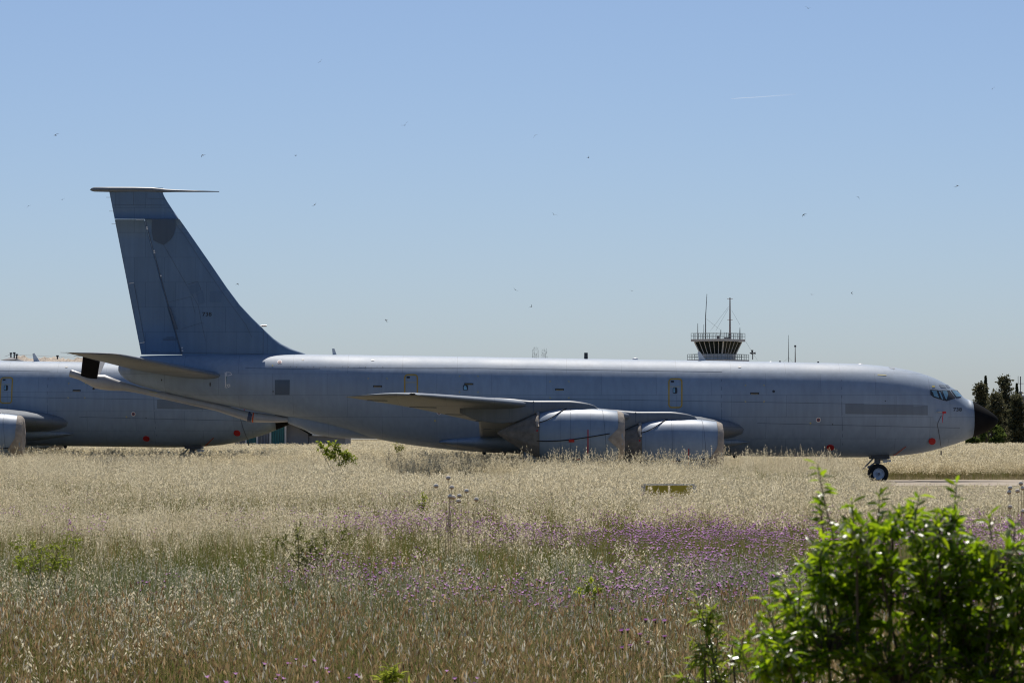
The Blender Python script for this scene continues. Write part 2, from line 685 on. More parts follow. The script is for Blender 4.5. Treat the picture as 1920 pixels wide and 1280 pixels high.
def fin_slab(mb, pys, fa, fb, n=12, inset=0.0):
    """Slab of the fin between chord lines fa (front) and fb (rear), given as px functions."""
    secs = []
    for py in pys:
        xa, xb = A(fa(py), py).x - inset, A(fb(py), py).x + inset
        z = A(300, py).z
        us = [0.5 - 0.5 * math.cos(math.pi * k / n) for k in range(n + 1)]
        xs = [xa + (xb - xa) * u for u in us]
        sec = [(x, -fin_half(x, z), z) for x in xs] + [(x, fin_half(x, z), z) for x in reversed(xs)]
        secs.append(sec)
    v, f = loft(secs)
    mb.add(v, f)


# --- wing geometry (half-span position -> chord line)
w_le = lambda a: 10.0 - 0.756 * (a - 1.8)
w_te = lambda a: -1.4 if a <= 8.0 else -1.4 - 5.1 * (a - 8.0) / 11.9
w_z = mono([0, 1.8, 8.2, 14, 19.9], [2.20, 2.32, 2.80, 3.27, 3.60])


def wing_sec(a, side, n=14, shrink=1.0):
    le, te = w_le(a), w_te(a)
    c = le - te
    th = (0.105 if a < 8 else 0.105 - 0.02 * (a - 8) / 12) * shrink
    z0 = w_z(a)
    inc = 0.028
    up, lo = [], []
    for k in range(n + 1):
        u = 0.5 - 0.5 * math.cos(math.pi * k / n)
        x = le - u * c
        zc = z0 - inc * u * c + 0.018 * c * math.sin(math.pi * u)
        up.append((x, side * a, zc + th * c * naca(u) * 0.95))
        lo.append((x, side * a, zc - th * c * naca(u) * 0.95))
    return up + lo[::-1][1:-1]


def stab_sec(a, side, n=12, shrink=1.0):
    t = (a - 0.9) / 5.6
    le = -12.6 - 4.16 * t
    te = -17.0 - 1.97 * t
    zle, zte = 4.62 + 0.86 * t, 5.02 + 0.54 * t
    c = le - te
    up, lo = [], []
    for k in range(n + 1):
        u = 0.5 - 0.5 * math.cos(math.pi * k / n)
        z = zle + (zte - zle) * u
        h = 0.10 * c * naca(u) * shrink
        up.append((le - u * c, side * a, z + h))
        lo.append((le - u * c, side * a, z - h))
    return up + lo[::-1][1:-1]


def wheel(name, cx, cy, cz, r, w, parent):
    mb = MB()
    mb.lathe([(-w * .5, r * .58), (-w * .5, r * .86), (-w * .38, r * .96), (-w * .15, r), (w * .15, r),
              (w * .38, r * .96), (w * .5, r * .86), (w * .5, r * .58), (-w * .5, r * .58)], (cx, cy, cz), 'y', 28)
    o = mb.build(name, M['rubber'], parent, smooth=True)
    mb = MB()
    mb.lathe([(-w * .46, r * .60), (-w * .50, r * .54), (-w * .30, r * .46), (-w * .26, r * .28), (-w * .42, r * .24),
              (-w * .46, r * .10), (-w * .46, 0.001), (w * .46, 0.001), (w * .46, r * .24), (w * .3, r * .46),
              (w * .46, r * .60)], (cx, cy, cz), 'y', 24)
    mb.build('hub', M['hub'], o, smooth=False)
    return o


def build_engine(root, side, inner):
    """One podded engine under its canvas covers, on its strut. Outboard values from the photograph."""
    sh = Vector((4.32, 5.8, -0.40)) if inner else Vector((0, 0, 0))
    lat = 14.0 - (5.8 if inner else 0)
    dx, dz = sh.x, sh.z
    cy = side * lat
    cz = 2.03 + dz
    # cowling
    prof = [(4.47, .80), (4.50, .86), (4.44, .92), (4.25, .98), (3.8, 1.04), (3.2, 1.085), (2.6, 1.10), (2.0, 1.085),
            (1.5, 1.02), (1.15, .93), (.90, .83), (.90, .60)]
    mb = MB()
    mb.lathe([(a + dx, r) for a, r in prof], (0, cy, cz), 'x', 48)
    eng = mb.build('engine', M['nacelle'], root, smooth=True)

    def rad(x):
        ps = sorted(prof[1:-1])
        return float(np.interp(x, [p[0] for p in ps], [p[1] for p in ps]))
    rnd = random.Random(int(lat * 10) + (3 if side > 0 else 0))
    # intake cover: disc, rim and a skirt drawn back to a point on each side
    v, f = [], []
    n = 48
    rows = 7
    dip = -8 if not inner else -38      # degrees below the horizon where the skirt is tied
    for k in range(n):
        t = 2 * math.pi * k / n
        ang = math.degrees(t)
        best = min(abs((ang - q + 180) % 360 - 180) for q in ((180 - dip) % 360, (360 + dip) % 360))
        back = 4.27 - 0.42 * max(0, 1 - best / (24.0 if not inner else 34.0)) + 0.012 * math.sin(5 * t + lat)
        for i in range(rows):
            u = i / (rows - 1)
            if u < 0.45:
                q = u / 0.45
                x = 4.545 + 0.015 * math.sin(9 * t) * q
                r = 0.02 + q * 0.88
            else:
                q = (u - 0.45) / 0.55
                x = 4.535 + (back - 4.535) * q
                r = (0.915 if q < .01 else rad(x) + 0.02 + 0.008 * math.sin(17 * t + 3 * q))
            v.append((x + dx, cy + r * math.cos(t), cz + r * math.sin(t)))
    for k in range(n):
        k2 = (k + 1) % n
        for i in range(rows - 1):
            f.append((k * rows + i, k * rows + i + 1, k2 * rows + i + 1, k2 * rows + i))
    add_mesh('intake_cover', v, f, M['canvas'], eng, smooth=True)
    # exhaust cover: pleated cone
    v, f = [], []
    rows = 12
    n = 64
    for i in range(rows):
        u = i / (rows - 1)
        for k in range(n):
            t = 2 * math.pi * k / n
            if u < 0.2:
                x = 1.10 - 0.20 * (u / 0.2)
                r = rad(x) + 0.022
            else:
                q = (u - 0.2) / 0.8
                x = 0.90 - 1.50 * q
                r = 0.86 * (1 - q) ** 0.93 + 0.025
                r += (1 - q) * 0.028 * math.sin(9 * t + 2 * q) * min(1, q * 6) + 0.012 * math.sin(23 * t + 5 * q) * (1 - q)
            v.append((x + dx, cy + r * math.cos(t), cz + 0.12 * max(0, (u - .2)) + r * math.sin(t)))
    for i in range(rows - 1):
        for k in range(n):
            k2 = (k + 1) % n
            f.append((i * n + k, i * n + k2, (i + 1) * n + k2, (i + 1) * n + k))
    f.append(tuple((rows - 1) * n + k for k in range(n)))
    add_mesh('exhaust_cover', v, f, M['canvas_dark'], eng, smooth=True)
    # rolled cloth edge on the exhaust cover
    mb = MB()
    pts, rr = [], []
    for k in range(17):
        t = math.pi * (0.12 + 0.76 * k / 16)
        r = rad(1.04) + 0.04
        pts.append((1.03 + dx + 0.03 * math.sin(7 * t), cy + r * math.cos(t), cz + r * math.sin(t)))
        rr.append(0.045 + 0.03 * abs(math.sin(5 * t + lat)))
    mb.tube(pts, rr, 8)
    mb.build('cloth_roll', M['canvas'], eng, smooth=True)
    # straps
    mb = MB()
    for sgn in (-1, 1):
        a0, a1 = (-14, 4) if not inner else (-40, -32)
        pts = []
        for k in range(15):
            u = k / 14
            x = 1.0 + (3.92 - 1.0) * u
            a = R(a0 + (a1 - a0) * u**1.6)
            r = rad(x) + 0.02
            pts.append((x + dx, cy + sgn * r * math.cos(a), cz + r * math.sin(a)))
        mb.tube(pts, 0.022, 6)
        pts = []
        for k in range(15):
            u = k / 14
            x = 1.0 + 1.2 * u
            a = R(34 + 44 * u**2.2)
            r = rad(x) + 0.02
            pts.append((x + dx, cy + sgn * r * math.cos(a), cz + r * math.sin(a)))
        mb.tube(pts, 0.018, 6)
    mb.build_each('strap', M['strap'], eng)

    def nac_pt(px, py, off=0.02):
        y = cy - 1.0
        if side > 0:
            y = cy + 1.0
        base = YA + (-lat)
        p = P(px, py, base)
        x, z = p.x, p.z
        r = rad(x) + off
        dzz = max(-0.98, min(.98, (z - cz + 0) / r))
        return Vector((x, cy + side * r * math.sqrt(1 - dzz * dzz), cz + r * dzz))
    # ribbons and tags, laid on the cowling
    q0 = (0, 0) if not inner else None

    def cow(x, a, off):
        r = rad(x) + off
        return Vector((x + dx, cy + side * r * math.cos(R(a)), cz + r * math.sin(R(a))))
    v = []
    for k in range(7):
        a = (12 if not inner else -8) - k * 10
        v += [cow(3.03, a, .03), cow(3.07, a, .03)]
    add_mesh('red_ribbon', v, [(2 * k, 2 * k + 1, 2 * k + 3, 2 * k + 2) for k in range(6)], M['red'], eng)
    for (xa, xb, a0, a1) in ((2.28, 2.50, -14 if not inner else -42, -8 if not inner else -36), (2.60, 2.80, 86, 92),
                             (2.6, 2.74, -62, -57), (.98, 1.04, 10, 38)):
        v = [cow(xa, a0, .035), cow(xb, a0, .035), cow(xb, a1, .045), cow(xa, a1, .045)]
        v += [cow(xa, a0, .02), cow(xb, a0, .02), cow(xb, a1, .02), cow(xa, a1, .02)]
        add_mesh('red_tag', v, [(0, 1, 2, 3), (4, 7, 6, 5), (0, 4, 5, 1), (1, 5, 6, 2), (2, 6, 7, 3), (3, 7, 4, 0)],
                 M['red'], eng)
    # cowling latch seams
    mb = MB()
    for xs in (2.36, 3.62):
        v = []
        for k in range(41):
            a = -90 + 180 * k / 40
            xx = xs + (0.0 if xs < 3 else 0.25 * (1 - (k / 40)))
            v += [cow(xx - .008, a, .004), cow(xx + .008, a, .004)]
        mb.add(v, [(2 * k, 2 * k + 1, 2 * k + 3, 2 * k + 2) for k in range(40)])
    mb.build_each('cowl_seam', M['seam'], eng)
    # strut, lofted from bottom to top so its upper edge is rounded
    top = [(905, 744.5), (927, 745.5), (957, 747), (1000, 751), (1040, 751), (1066, 751), (1090, 753.5), (1119, 762), (1124, 768)]
    bot = [(862, 774), (899, 789), (935, 793.5), (963, 792), (985, 784), (1005, 776), (1030, 772), (1100, 772), (1124, 772)]
    tp = [P(a, b, 151) for a, b in top]
    bt = [P(a, b, 151) for a, b in bot]
    tf = mono([p.x for p in tp], [p.z for p in tp])
    bf = mono([p.x for p in bt], [p.z for p in bt])
    x0, x1 = bt[0].x, tp[-1].x
    secs = []
    for k in range(29):
        u = k / 28
        x = x0 + (x1 - x0) * u
        zt, zb = max(tf(x), bf(x) + .02), bf(x)
        hw = 0.24 * min(1, (1 - u) * 7 + 0.12) * min(1, u * 5 + 0.08)
        rr = min(0.13, (zt - zb) * .4)
        sec = []
        for (yy, zz) in ((-.85, zb), (-1, zb + rr * .5), (-1, zt - rr), (-.8, zt - rr * .35), (-.4, zt - .02 * rr), (.4, zt - .02 * rr), (.8, zt - rr * .35),
                         (1, zt - rr), (1, zb + rr * .5), (.85, zb)):
            sec.append((x + dx, cy + yy * hw, zz + dz))
        secs.append(sec)
    v, f = loft(secs)
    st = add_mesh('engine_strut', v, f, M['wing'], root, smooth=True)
    mb = MB()
    xs = P(1000, 0, 151).x + dx
    mb.box(xs - .02, xs + .02, cy - .252, cy + .252, P(0, 772, 151).z + dz, P(0, 752, 151).z + dz)
    mb.build('strut_joint', M['seam'], st)
    mb = MB()
    for (a, b, c, d) in ((930, 955, 766, 784),):
        p, q = P(a, c, 151), P(b, d, 151)
        e = .012
        for (xa, xb, za, zb) in ((p.x, q.x, p.z, p.z - e), (p.x, q.x, q.z, q.z - e), (p.x, p.x + e, p.z, q.z), (q.x, q.x + e, p.z, q.z)):
            mb.box(xa + dx, xb + dx, cy - .247, cy + .247, min(za, zb) + dz, max(za, zb) + dz)
    mb.build_each('panel_edge', M['seam'], st)


def build_aircraft(root):
    # fuselage: skin aft of the radome
    xs = list(np.linspace(XRAD, XTAIL + .6, 110)) + [XTAIL + .3, XTAIL + .12, XTAIL + .03]
    xs[0] = XRAD
    v, f = loft([fsec(x) for x in xs])
    body = add_mesh('fuselage', v, f, M['skin'], root, smooth=True)
    xs = [XRAD + (XNOSE - XRAD) * math.sin(math.pi / 2 * k / 22) for k in range(23)]
    secs = []
    for x in xs:
        s = fsec(x)
        secs.append([(a + .002, b * 1.004, c) for a, b, c in s])
    v, f = loft(secs)
    rad = add_mesh('radome', v, f, M['black'], root, smooth=True)
    tag(rad, 'matt black pointed nose cone')
    # belly fairing between the wings
    secs = []
    for k in range(25):
        u = k / 24
        x = 10.4 - 13.6 * u
        s = math.sin(math.pi * u) ** 0.55
        zt, zb, w, zc = fus(x)
        sec = []
        for q in range(20):
            t = math.pi * 2 * q / 20
            sec.append((x, (w * .72 + .42 * s) * math.cos(t), 1.75 + (.55 * s + .05) * math.sin(t)))
        secs.append(sec)
    v, f = loft(secs)
    add_mesh('belly_fairing', v, f, M['skin'], root, smooth=True)

    # wings, engines
    for side in (-1, 1):
        st = [1.0, 1.8, 3.5, 5.5, 8.0, 10, 12, 14, 16, 18, 19.2, 19.65, 19.88]
        shr = [1] * 10 + [.95, .7, .25]
        v, f = loft([wing_sec(a, side, shrink=s) for a, s in zip(st, shr)])
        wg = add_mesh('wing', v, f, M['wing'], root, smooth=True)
        # flap and aileron gaps on the underside
        mb = MB()
        for a in (5.2, 8.6, 11.4, 14.6, 18.2):
            le, te = w_le(a), w_te(a)
            c = le - te
            xa, xb = te + .02 * c, te + .27 * c
            pts = []
            for u in (0.74, 0.80, .86, .92, .98):
                z = w_z(a) - .028 * u * c + .018 * c * math.sin(math.pi * u) - .1 * c * naca(u) * .95 - .012
                pts.append((le - u * c, side * a, z))
            mb.tube(pts, .014, 4)
        mb.build_each('flap_gap', M['seam'], wg)
        mb = MB()
        tz = w_z(19.9)
        mb.lathe([(-.12, .01), (-.05, .05), (.06, .05), (.13, .02)], (w_le(19.7) - .35, side * 19.86, tz + .03), 'x', 10, cap=True)
        mb.build('tip_light', M['frame'], wg, smooth=True)
        build_engine(root, side, False)
        build_engine(root, side, True)
        # stabiliser
        v, f = loft([stab_sec(a, side, shrink=s) for a, s in zip([0.2, .9, 2.5, 4.5, 6.0, 6.35, 6.5], [1, 1, 1, 1, .95, .65, .2])])
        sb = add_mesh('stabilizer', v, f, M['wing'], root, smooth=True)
        mb = MB()
        for k in range(3):
            a = 5.0 + k * .6
            mb.tube([(-16.9 - 1.97 * (a - .9) / 5.6, side * a, 5.03 + .54 * (a - .9) / 5.6),
                     (-17.35 - 1.97 * (a - .9) / 5.6, side * a, 5.05 + .54 * (a - .9) / 5.6)], .008, 4)
        mb.build_each('static_wick', M['dark'], sb)

    # fin, rudder, tip
    mb = MB()
    fin_slab(mb, [352.5, 358, 362, 366, 372, 380, 395, 410.7], _finle, _finte, 16)
    mb.build('fin_top', M['fin'], root, smooth=True)
    mb = MB()
    fin_slab(mb, [411, 430, 460, 500, 540, 572, 595, 612, 625, 635, 645, 655, 663, 675], _finle, _finhinge, 20)
    fin = mb.build('fin', M['fin'], root, smooth=True)
    mb = MB()
    fin_slab(mb, [411.6, 450, 500, 550, 600, 664.5], lambda p: _finhinge(p) - 1.4, _finte, 8)
    rud = mb.build('rudder', M['fin'], root, smooth=True)
    skin_line('rudder_lit_edge', [(255, 411.9), (272, 412.5)], .7, M['white'], rud, fn=onfin)  # white strip paints sunlight on the rudder's top edge
    skin_line('hinge_gap', [(272, 414), (341, 664)], 1.6, M['seam'], rud, off=.02, fn=onfin)
    mb = MB()
    for (x, y) in ((275.2, 426), (275.8, 429), (289, 470), (289.5, 473.5), (301.5, 517), (341.5, 652), (342, 657)):
        p = onfin(x, y, .03)
        mb.box(p.x - .035, p.x + .035, p.y, p.y + .05, p.z - .03, p.z + .03)
    mb.build_each('hinge_fitting', M['white'], rud)
    mb = MB()
    p, q = onfin(317, 575, .01), onfin(331, 617, .01)
    mb.prism([(p.x - .05, p.z), (p.x + .05, p.z), (q.x + .06, q.z), (q.x - .02, q.z)], min(p.y, q.y) - .05, p.y + .1)
    mb.build('actuator_fairing', M['seam'], rud)
    tab = skin_poly('trim_tab', [(241.2, 532), (250.5, 531), (270, 640), (261, 643)], M['fin'], rud, off=.012, fn=onfin)
    skin_line('tab_gap', [(240.8, 531.2), (250.6, 529.8)], 1.3, M['white'], tab, off=.02, fn=onfin)
    skin_line('tab_gap', [(250.6, 531), (270.5, 640)], .9, M['seam'], tab, off=.016, fn=onfin)
    skin_line('tab_gap', [(260.5, 643.2), (270.5, 641.2)], 1.3, M['white'], tab, off=.02, fn=onfin)
    mb = MB()
    for y in (370, 396, 420):
        p = A(_finte(y), y)
        mb.tube([p, p + Vector((-.18, 0, 0))], .008, 4)
    mb.build_each('static_wick', M['dark'], rud)
    # fin details
    for pts, w in (([(217, 411), (332, 412)], .4), ([(212, 384), (308, 384.5)], .6), ([(250, 356), (250, 384)], .6),
                   ([(275, 362), (275, 372), (307, 373)], .6), ([(290, 430), (372, 573), (378, 605), (386, 640)], .6),
                   ([(325, 415), (345, 440), (375, 487), (425, 560), (462, 610), (472, 632)], .7), ([(493.5, 618), (493.5, 664)], .9),
                   ([(318, 566), (358, 556)], .6), ([(340, 617), (375, 606), (382, 606)], .6), ([(283, 660), (494, 663.8)], .8),
                   ([(352, 533), (371, 528), (376, 540), (380, 560)], .7), ([(358, 556), (366, 588)], .5)):
        skin_line('panel_seam', pts, w, M['seam'], fin, off=.008, fn=onfin)
    b = skin_poly('overpainted_badge', [(285, 410.5), (328, 410.5), (329, 428), (326, 439), (320, 449), (307, 459), (296, 455), (287, 450), (284, 432)],
                  M['badge'], fin, off=.022, fn=onfin, sub=4, rings=5)
    tag(b, 'darker shield-shaped overpainted patch')
    for (pts) in (([(352, 538), (372, 530), (377, 545), (358, 552)]), ([(368, 550), (380, 545), (385, 567), (373, 572)]), ([(394, 546), (416, 546), (415, 567), (393, 566)])):
        skin_poly('patch', pts, M['finpatch'], fin, off=.012, fn=onfin, rings=3)
    for y in (632, 634.3, 636.6):
        skin_line('stencil', [(305 if y > 633 else 312, y), (332 if y > 633 else 326, y)], .8, M['seam'], rud, off=.02, fn=onfin)
    # fin cap with its long probe
    mb = MB()
    cap = [(169, 356, .02), (172, 355.6, .07), (177, 355.2, .105), (205, 355.4, .115), (250, 355.6, .12), (285, 356.2, .12), (300, 357, .10), (310, 357.6, .075),
           (330, 358, .055), (365, 358.7, .04), (411, 359.4, .018)]
    mb.tube([A(a, b) for a, b, r in cap], [r for a, b, r in cap], 14, sy=1.6)
    mb.build('fin_tip', M['wing'], root, smooth=True)
    mb = MB()
    p, q = A(484, 611), A(500, 610.5)
    mb.tube([p, p.lerp(q, .4), p.lerp(q, .42), q], [.02, .02, .045, .045], 8)
    mb.build('pitot_probe', M['chrome'], fin)

    # refuelling boom
    path = [(131, 699.5, .15), (134, 700, .17), (150, 705, .16), (165, 711.5, .19), (180, 715, .30), (195, 716.5, .34), (213, 721, .27), (235, 725, .18),
            (265, 732, .14), (300, 740, .135), (301, 740.3, .155), (375, 756, .165), (410, 764, .17), (450, 776, .20), (466, 780.5, .22), (480, 782, .22), (520, 785.5, .16), (545, 787, .08)]
    mb = MB()
    mb.tube([A(a, b) for a, b, r in path], [r for a, b, r in path], 18)
    bm = mb.build('refuelling_boom', M['boom'], root, smooth=True)
    mb = MB()
    mb.tube([A(473.5, 782), A(476, 782.3)], [.235, .235], 18)
    mb.build('orange_band', M['orange'], bm)
    mb = MB()
    mb.tube([A(465, 780.5), A(472.5, 782)], [.228, .23], 18)
    mb.build('dark_band', M['navy'], bm)
    mb = MB()
    mb.tube([A(280, 736 - 2, -.135), A(295, 739 - 2, -.14)], .012, 4)
    mb.build('stencil', M['pyellow'], bm)
    # ruddervators of the boom
    for side in (-1, 1):
        a0, a1 = A(181, 714, -.12), A(152, 703, -.12)
        top0, top1 = A(187, 677.5, -1.05), A(156, 667, -1.05)
        q = [a0, a1, top1, top0]
        nrm = (q[1] - q[0]).cross(q[3] - q[0]).normalized() * .05
        v = [p + nrm for p in q] + [p - nrm for p in q]
        v = [(p.x, p.y * (1 if side < 0 else -1), p.z) for p in v]
        o = add_mesh('ruddervator', v, [(0, 1, 2, 3), (4, 7, 6, 5), (0, 4, 5, 1), (1, 5, 6, 2), (2, 6, 7, 3), (3, 7, 4, 0)],
                     M['black'] if side < 0 else M['boom'], bm)  # near surface carries its shade as black, far one stays boom grey
        tag(o, 'boom control surface coloured black for its shaded underside' if side < 0 else 'grey boom control surface')
    mb = MB()
    p, q = A(182, 699, .3), A(190, 678, .9)
    # boom operator pod
    secs = []
    pod = [(540, 784, 793.5, .25), (548, 784, 796.5, .38), (565, 786, 803.5, .5), (590, 792, 814, .6), (625, 800, 820, .66), (660, 808, 821.5, .62), (690, 815, 822, .45), (705, 820, 822.5, .2)]
    for (a, t, bb, w) in pod:
        zt, zb = A(a, t - 6).z, A(a, bb).z
        x = A(a, 800).x
        zc = zt
        secs.append([(x, w * math.cos(math.pi * k / 12 + math.pi), zc + (zt - zb) * math.sin(math.pi * k / 12 + math.pi)) for k in range(13)])
    v, f = loft(secs)
    add_mesh('boom_operator_pod', v, f, M['skin'], root, smooth=True)

    # ---- things painted on or set into the side
    def door(x0, x1, y0, y1, window):
        d = skin_poly('door', rrect(x0 + 1, x1 - 1, y0 + 1, y1 - 1, 5), M['skin'], body, off=.004, sub=2)
        skin_line('yellow_outline', rrect(x0 + 1, x1 - 1, y0 + 1, y1 - 1, 5.5), 2.5, M['yellow'], d, off=.010, closed=True, step=4)
        skin_poly('placard', [(x0 + 4.5, y0 + 4), (x0 + 10.5, y0 + 4), (x0 + 10.5, y0 + 7.5), (x0 + 4.5, y0 + 7.5)], M['frame'], d, off=.010)
        for k in range(9):
            xa = x0 + 3 + k * 2.2
            skin_line('stencil', [(xa, y0 + 15.3), (xa + 1.4, y0 + 15.4)], 1.3, M['pyellow'], d, off=.010)
        if window:
            skin_poly('door_window', rrect(x0 + 8.3, x0 + 16.7, y0 + 17, y0 + 28.5, 2.5), M['frame'], d, off=.012)
            skin_poly('sky_bright_pane', rrect(x0 + 9.3, x0 + 12.4, y0 + 18, y0 + 27, 1.3), M['glass'], d, off=.018)  # bright sky strip laid on the dark window
        return d
    door(1253.2, 1279.4, 709.3, 764.6, True)
    door(758, 783.5, 701.5, 756, False)
    for (cx, cy, wx, wy) in ((1415, 737.3, 36, 31), (1049, 730, 36, 31.5), (879, 719.8, 35.5, 31), (708, 724, 36, 31)):
        skin_poly('rescue_placard', [(cx - 8.5, cy - 1.9), (cx + 8.5, cy - 1.7), (cx + 8.5, cy + 1.7), (cx - 8.5, cy + 1.5)], M['frame'], body, off=.008)
        for k in range(6):
            skin_line('placard_text', [(cx - 6.5 + k * 2.3, cy + .6), (cx - 5 + k * 2.3, cy + .65)], 1.1, M['yellow'], body, off=.012)
        ty = cy - 15.3 if cx > 720 else cy - 15
        for sx in (-1, 1):
            for sy, yy in ((-1, ty), (1, ty + wy)):
                x = cx + sx * wx / 2
                skin_line('rescue_tick', [(x, yy + sy * -2.2), (x, yy), (x - sx * 2.2, yy)], 1.4, M['pyellow'], body, off=.008, step=2)
    skin_poly('cabin_window', rrect(868, 877.5, 721.5, 731.5, 2), M['frame'], body, off=.010)
    skin_poly('sky_bright_pane', [(869.5, 724), (873, 722.8), (875, 726), (875.5, 730.5), (869.5, 730.5)], M['glass'], body, off=.016)  # sky brightness drawn as a patch inside the window
    skin_poly('overpainted_panel', [(1585, 756.5), (1739.5, 759.5), (1739.5, 778), (1585, 775.5)], M['patch'], body, sub=10, rings=3)
    skin_poly('overpainted_panel', [(515.3, 712), (543.5, 712), (543, 740), (515.5, 740)], M['badge'], body, sub=6, rings=3)
    skin_poly('overpainted_panel', [(843, 772), (875, 774), (875, 778.5), (843, 779)], M['patch'], body)
    for (cx, cy, r) in ((1534.5, 786.8, 4.7), (823.3, 772.8, 4.7), (524.4, 678.6, 4.6)):
        ry = r if cy > 700 else 3.6
        o = skin_poly('roundel', circ(cx, cy, r, ry), M['white'], body, off=.006, sub=1)
        skin_poly('roundel_ring', circ(cx, cy, r * .74, ry * .74), M['wred'], o, off=.010, sub=1)
        skin_poly('roundel_centre', circ(cx, cy, r * .42, ry * .42), M['navy'], o, off=.014, sub=1)
    for (cx, cy, r) in ((1519.7, 793, 1.7), (815.7, 788.3, 1.8), (511, 685.3, 1.5)):
        skin_poly('fuel_mark', circ(cx, cy, r, n=8), M['pyellow'], body, sub=1)
    for (cx, cy, rx, ry) in ((1556.8, 838, 7, 5), (1747.6, 826.3, 6.6, 5.6)):
        c = onskin(cx, cy, 0)
        n = (onskin(cx, cy, 1) - c).normalized()
        rimo = skin_poly('red_vent_cover', circ(cx, cy, rx, ry), M['red'], body, off=.05, sub=1)
        v, f = [], []
        for k, p in enumerate(circ(cx, cy, rx, ry)):
            v += [onskin(p[0], p[1], .05), onskin(p[0], p[1], -.02)]
        m = len(v) // 2
        f = [(2 * k, 2 * k + 1, (2 * k + 3) % (2 * m), (2 * k + 2) % (2 * m)) for k in range(m)]
        add_mesh('cover_rim', v, f, M['red'], rimo)
    skin_line('orange_streamer', [(1675, 853), (1681, 849.5), (1698.5, 836)], 1.5, M['orange'], body, off=.03)
    # nose probe, its red ribbon and the drain line
    mb = MB()
    p = onskin(1757.5, 771.3, 0)
    mb.tube([p, p + Vector((.02, -.16, 0)), p + Vector((.33, -.18, -.03))], [.03, .03, .02], 6)
    pb = mb.build('pitot_probe', M['chrome'], body)
    mb = MB()
    mb.box(p.x + .2, p.x + .36, p.y - .22, p.y - .14, p.z - .08, p.z + .01)
    mb.build('probe_cover', M['red'], pb)
    mb = MB()
    mb.tube([p + Vector((.24, -.18, -.04)), p + Vector((.21, -.2, -.25)), p + Vector((.19, -.19, -.5))], [.022, .018, .012], 5)
    mb.build('red_ribbon', M['red'], pb)
    mb = MB()
    pts = [onskin(a, b, .02) for a, b in ((1765, 779), (1760, 789), (1757.5, 795.6), (1759.5, 806), (1762, 820), (1764, 833), (1764.5, 841))]
    mb.tube(pts + [pts[-1] + Vector((0, 0, -.1))], .010, 4)
    mb.build('hanging_cord', M['dark'], body)
    mb = MB()
    mb.tube([pts[-1] + Vector((0, 0, -.08)), pts[-1] + Vector((0, 0, -.26))], .028, 6)
    mb.build('cord_weight', M['dark'], body)
    tag(skin_poly('worn_probe_patch', circ(1763.5, 779, 14, 13, 20), M['worn'], body, off=.003, sub=1), 'slightly paler worn disc around the probe')
    # cockpit windows
    def k5(pts):
        return [(1700 + a / 8.53, 690 + b / 8.53) for a, b in pts]
    wins = [([(378, 345), (495, 352), (552, 505), (430, 465), (380, 425)], [(392, 358), (478, 366), (520, 480), (436, 448), (425, 400)]),
            ([(497, 355), (548, 362), (612, 522), (556, 505)], [(510, 372), (535, 374), (586, 500), (560, 494)]),
            ([(553, 352), (685, 355), (782, 482), (640, 528), (614, 520)], [(570, 366), (645, 366), (664, 420), (640, 500), (622, 490)]),
            ([(702, 352), (808, 355), (910, 470), (797, 480)], [(722, 364), (800, 366), (884, 456), (800, 464)])]
    for i, (outer, inner) in enumerate(wins):
        w = skin_poly('cockpit_window', k5(outer), M['frame'], body, off=.010)
        skin_poly('sky_bright_pane', k5(inner), M['glass'], w, off=.020)  # bright part of each window, sky light drawn as a pane
    for q in ([(515, 265), (600, 270), (640, 325), (545, 310)], [(615, 265), (662, 268), (700, 315), (650, 310)]):
        skin_poly('eyebrow_window', k5(q), M['patch'], body, off=.010)
    skin_poly('warning_plate', k5([(405, 280), (450, 280), (450, 308), (405, 306)]), M['pyellow'], body)
    # windscreens of the far side share the frame of the nose
    # lettering: nose and fin numbers are added by the caller
    # stabiliser trim scale
    for pts, w in (([(422.3, 698), (423, 724)], 1.6), ([(425.2, 697), (425.2, 705)], 1.4), ([(426.5, 698), (432, 698.5), (435, 702.5), (427, 704)], 1.3),
                   ([(424.8, 721), (431, 720.5), (431, 725)], 1.5), ([(421.5, 725.5), (426, 726.5)], 1.3), ([(426, 722.5), (429, 726)], 1.2)):
        skin_line('trim_scale', pts, w, M['white'], body, off=.012, step=2)
    skin_line('trim_scale', [(423.9, 705.5), (423.7, 716)], 1.3, M['green'], body, off=.012)
    # small scoops and vents
    for (x, y, w, h) in ((568, 674.4, 5, 2), (699, 675, 7, 2.6), (1387, 688, 6.5, 2.4), (1450.5, 733.5, 5.5, 5), (1561, 795, 2, 2.6), (1660, 751.5, 2.4, 2),
                         (394, 720, 2.5, 9), (303, 712, 2.2, 4), (512, 733.5, 2.4, 3)):
        skin_poly('vent', circ(x, y, w / 2, h / 2, 8), M['dark'], body, off=.012, sub=1)
    skin_poly('marking_bar', [(1645.5, 701.5), (1662, 702.8), (1662, 704.3), (1645.5, 703.2)], M['pyellow'], body)
    skin_poly('roof_hatch', [(1666, 687.5), (1677, 689), (1678.5, 692), (1669, 690.5)], M['patch'], body)
    for k in range(17):
        x = 545 + k * 10.8
        skin_poly('vortex_tab', circ(x, 687.3 + (k % 3), .9, .7, 6), M['dark'], body, off=.012, sub=1)
    for pts in ([(530, 688.5), (900, 690), (1353, 697)], [(875, 745.5), (1120, 748.5), (1353, 752.6), (1620, 757)], [(1353, 697), (1353.5, 850)],
                [(1420, 793), (1800, 802)], [(1578, 712), (1580, 848)], [(460, 690), (600, 692)]):
        skin_line('panel_seam', pts, .8, M['seam'], body, off=.004, step=14)
    # crown antennas
    mb = MB()
    a, b, c, d = A(1308, 660), A(1312, 658.5), A(1325, 676), A(1311, 676.5)
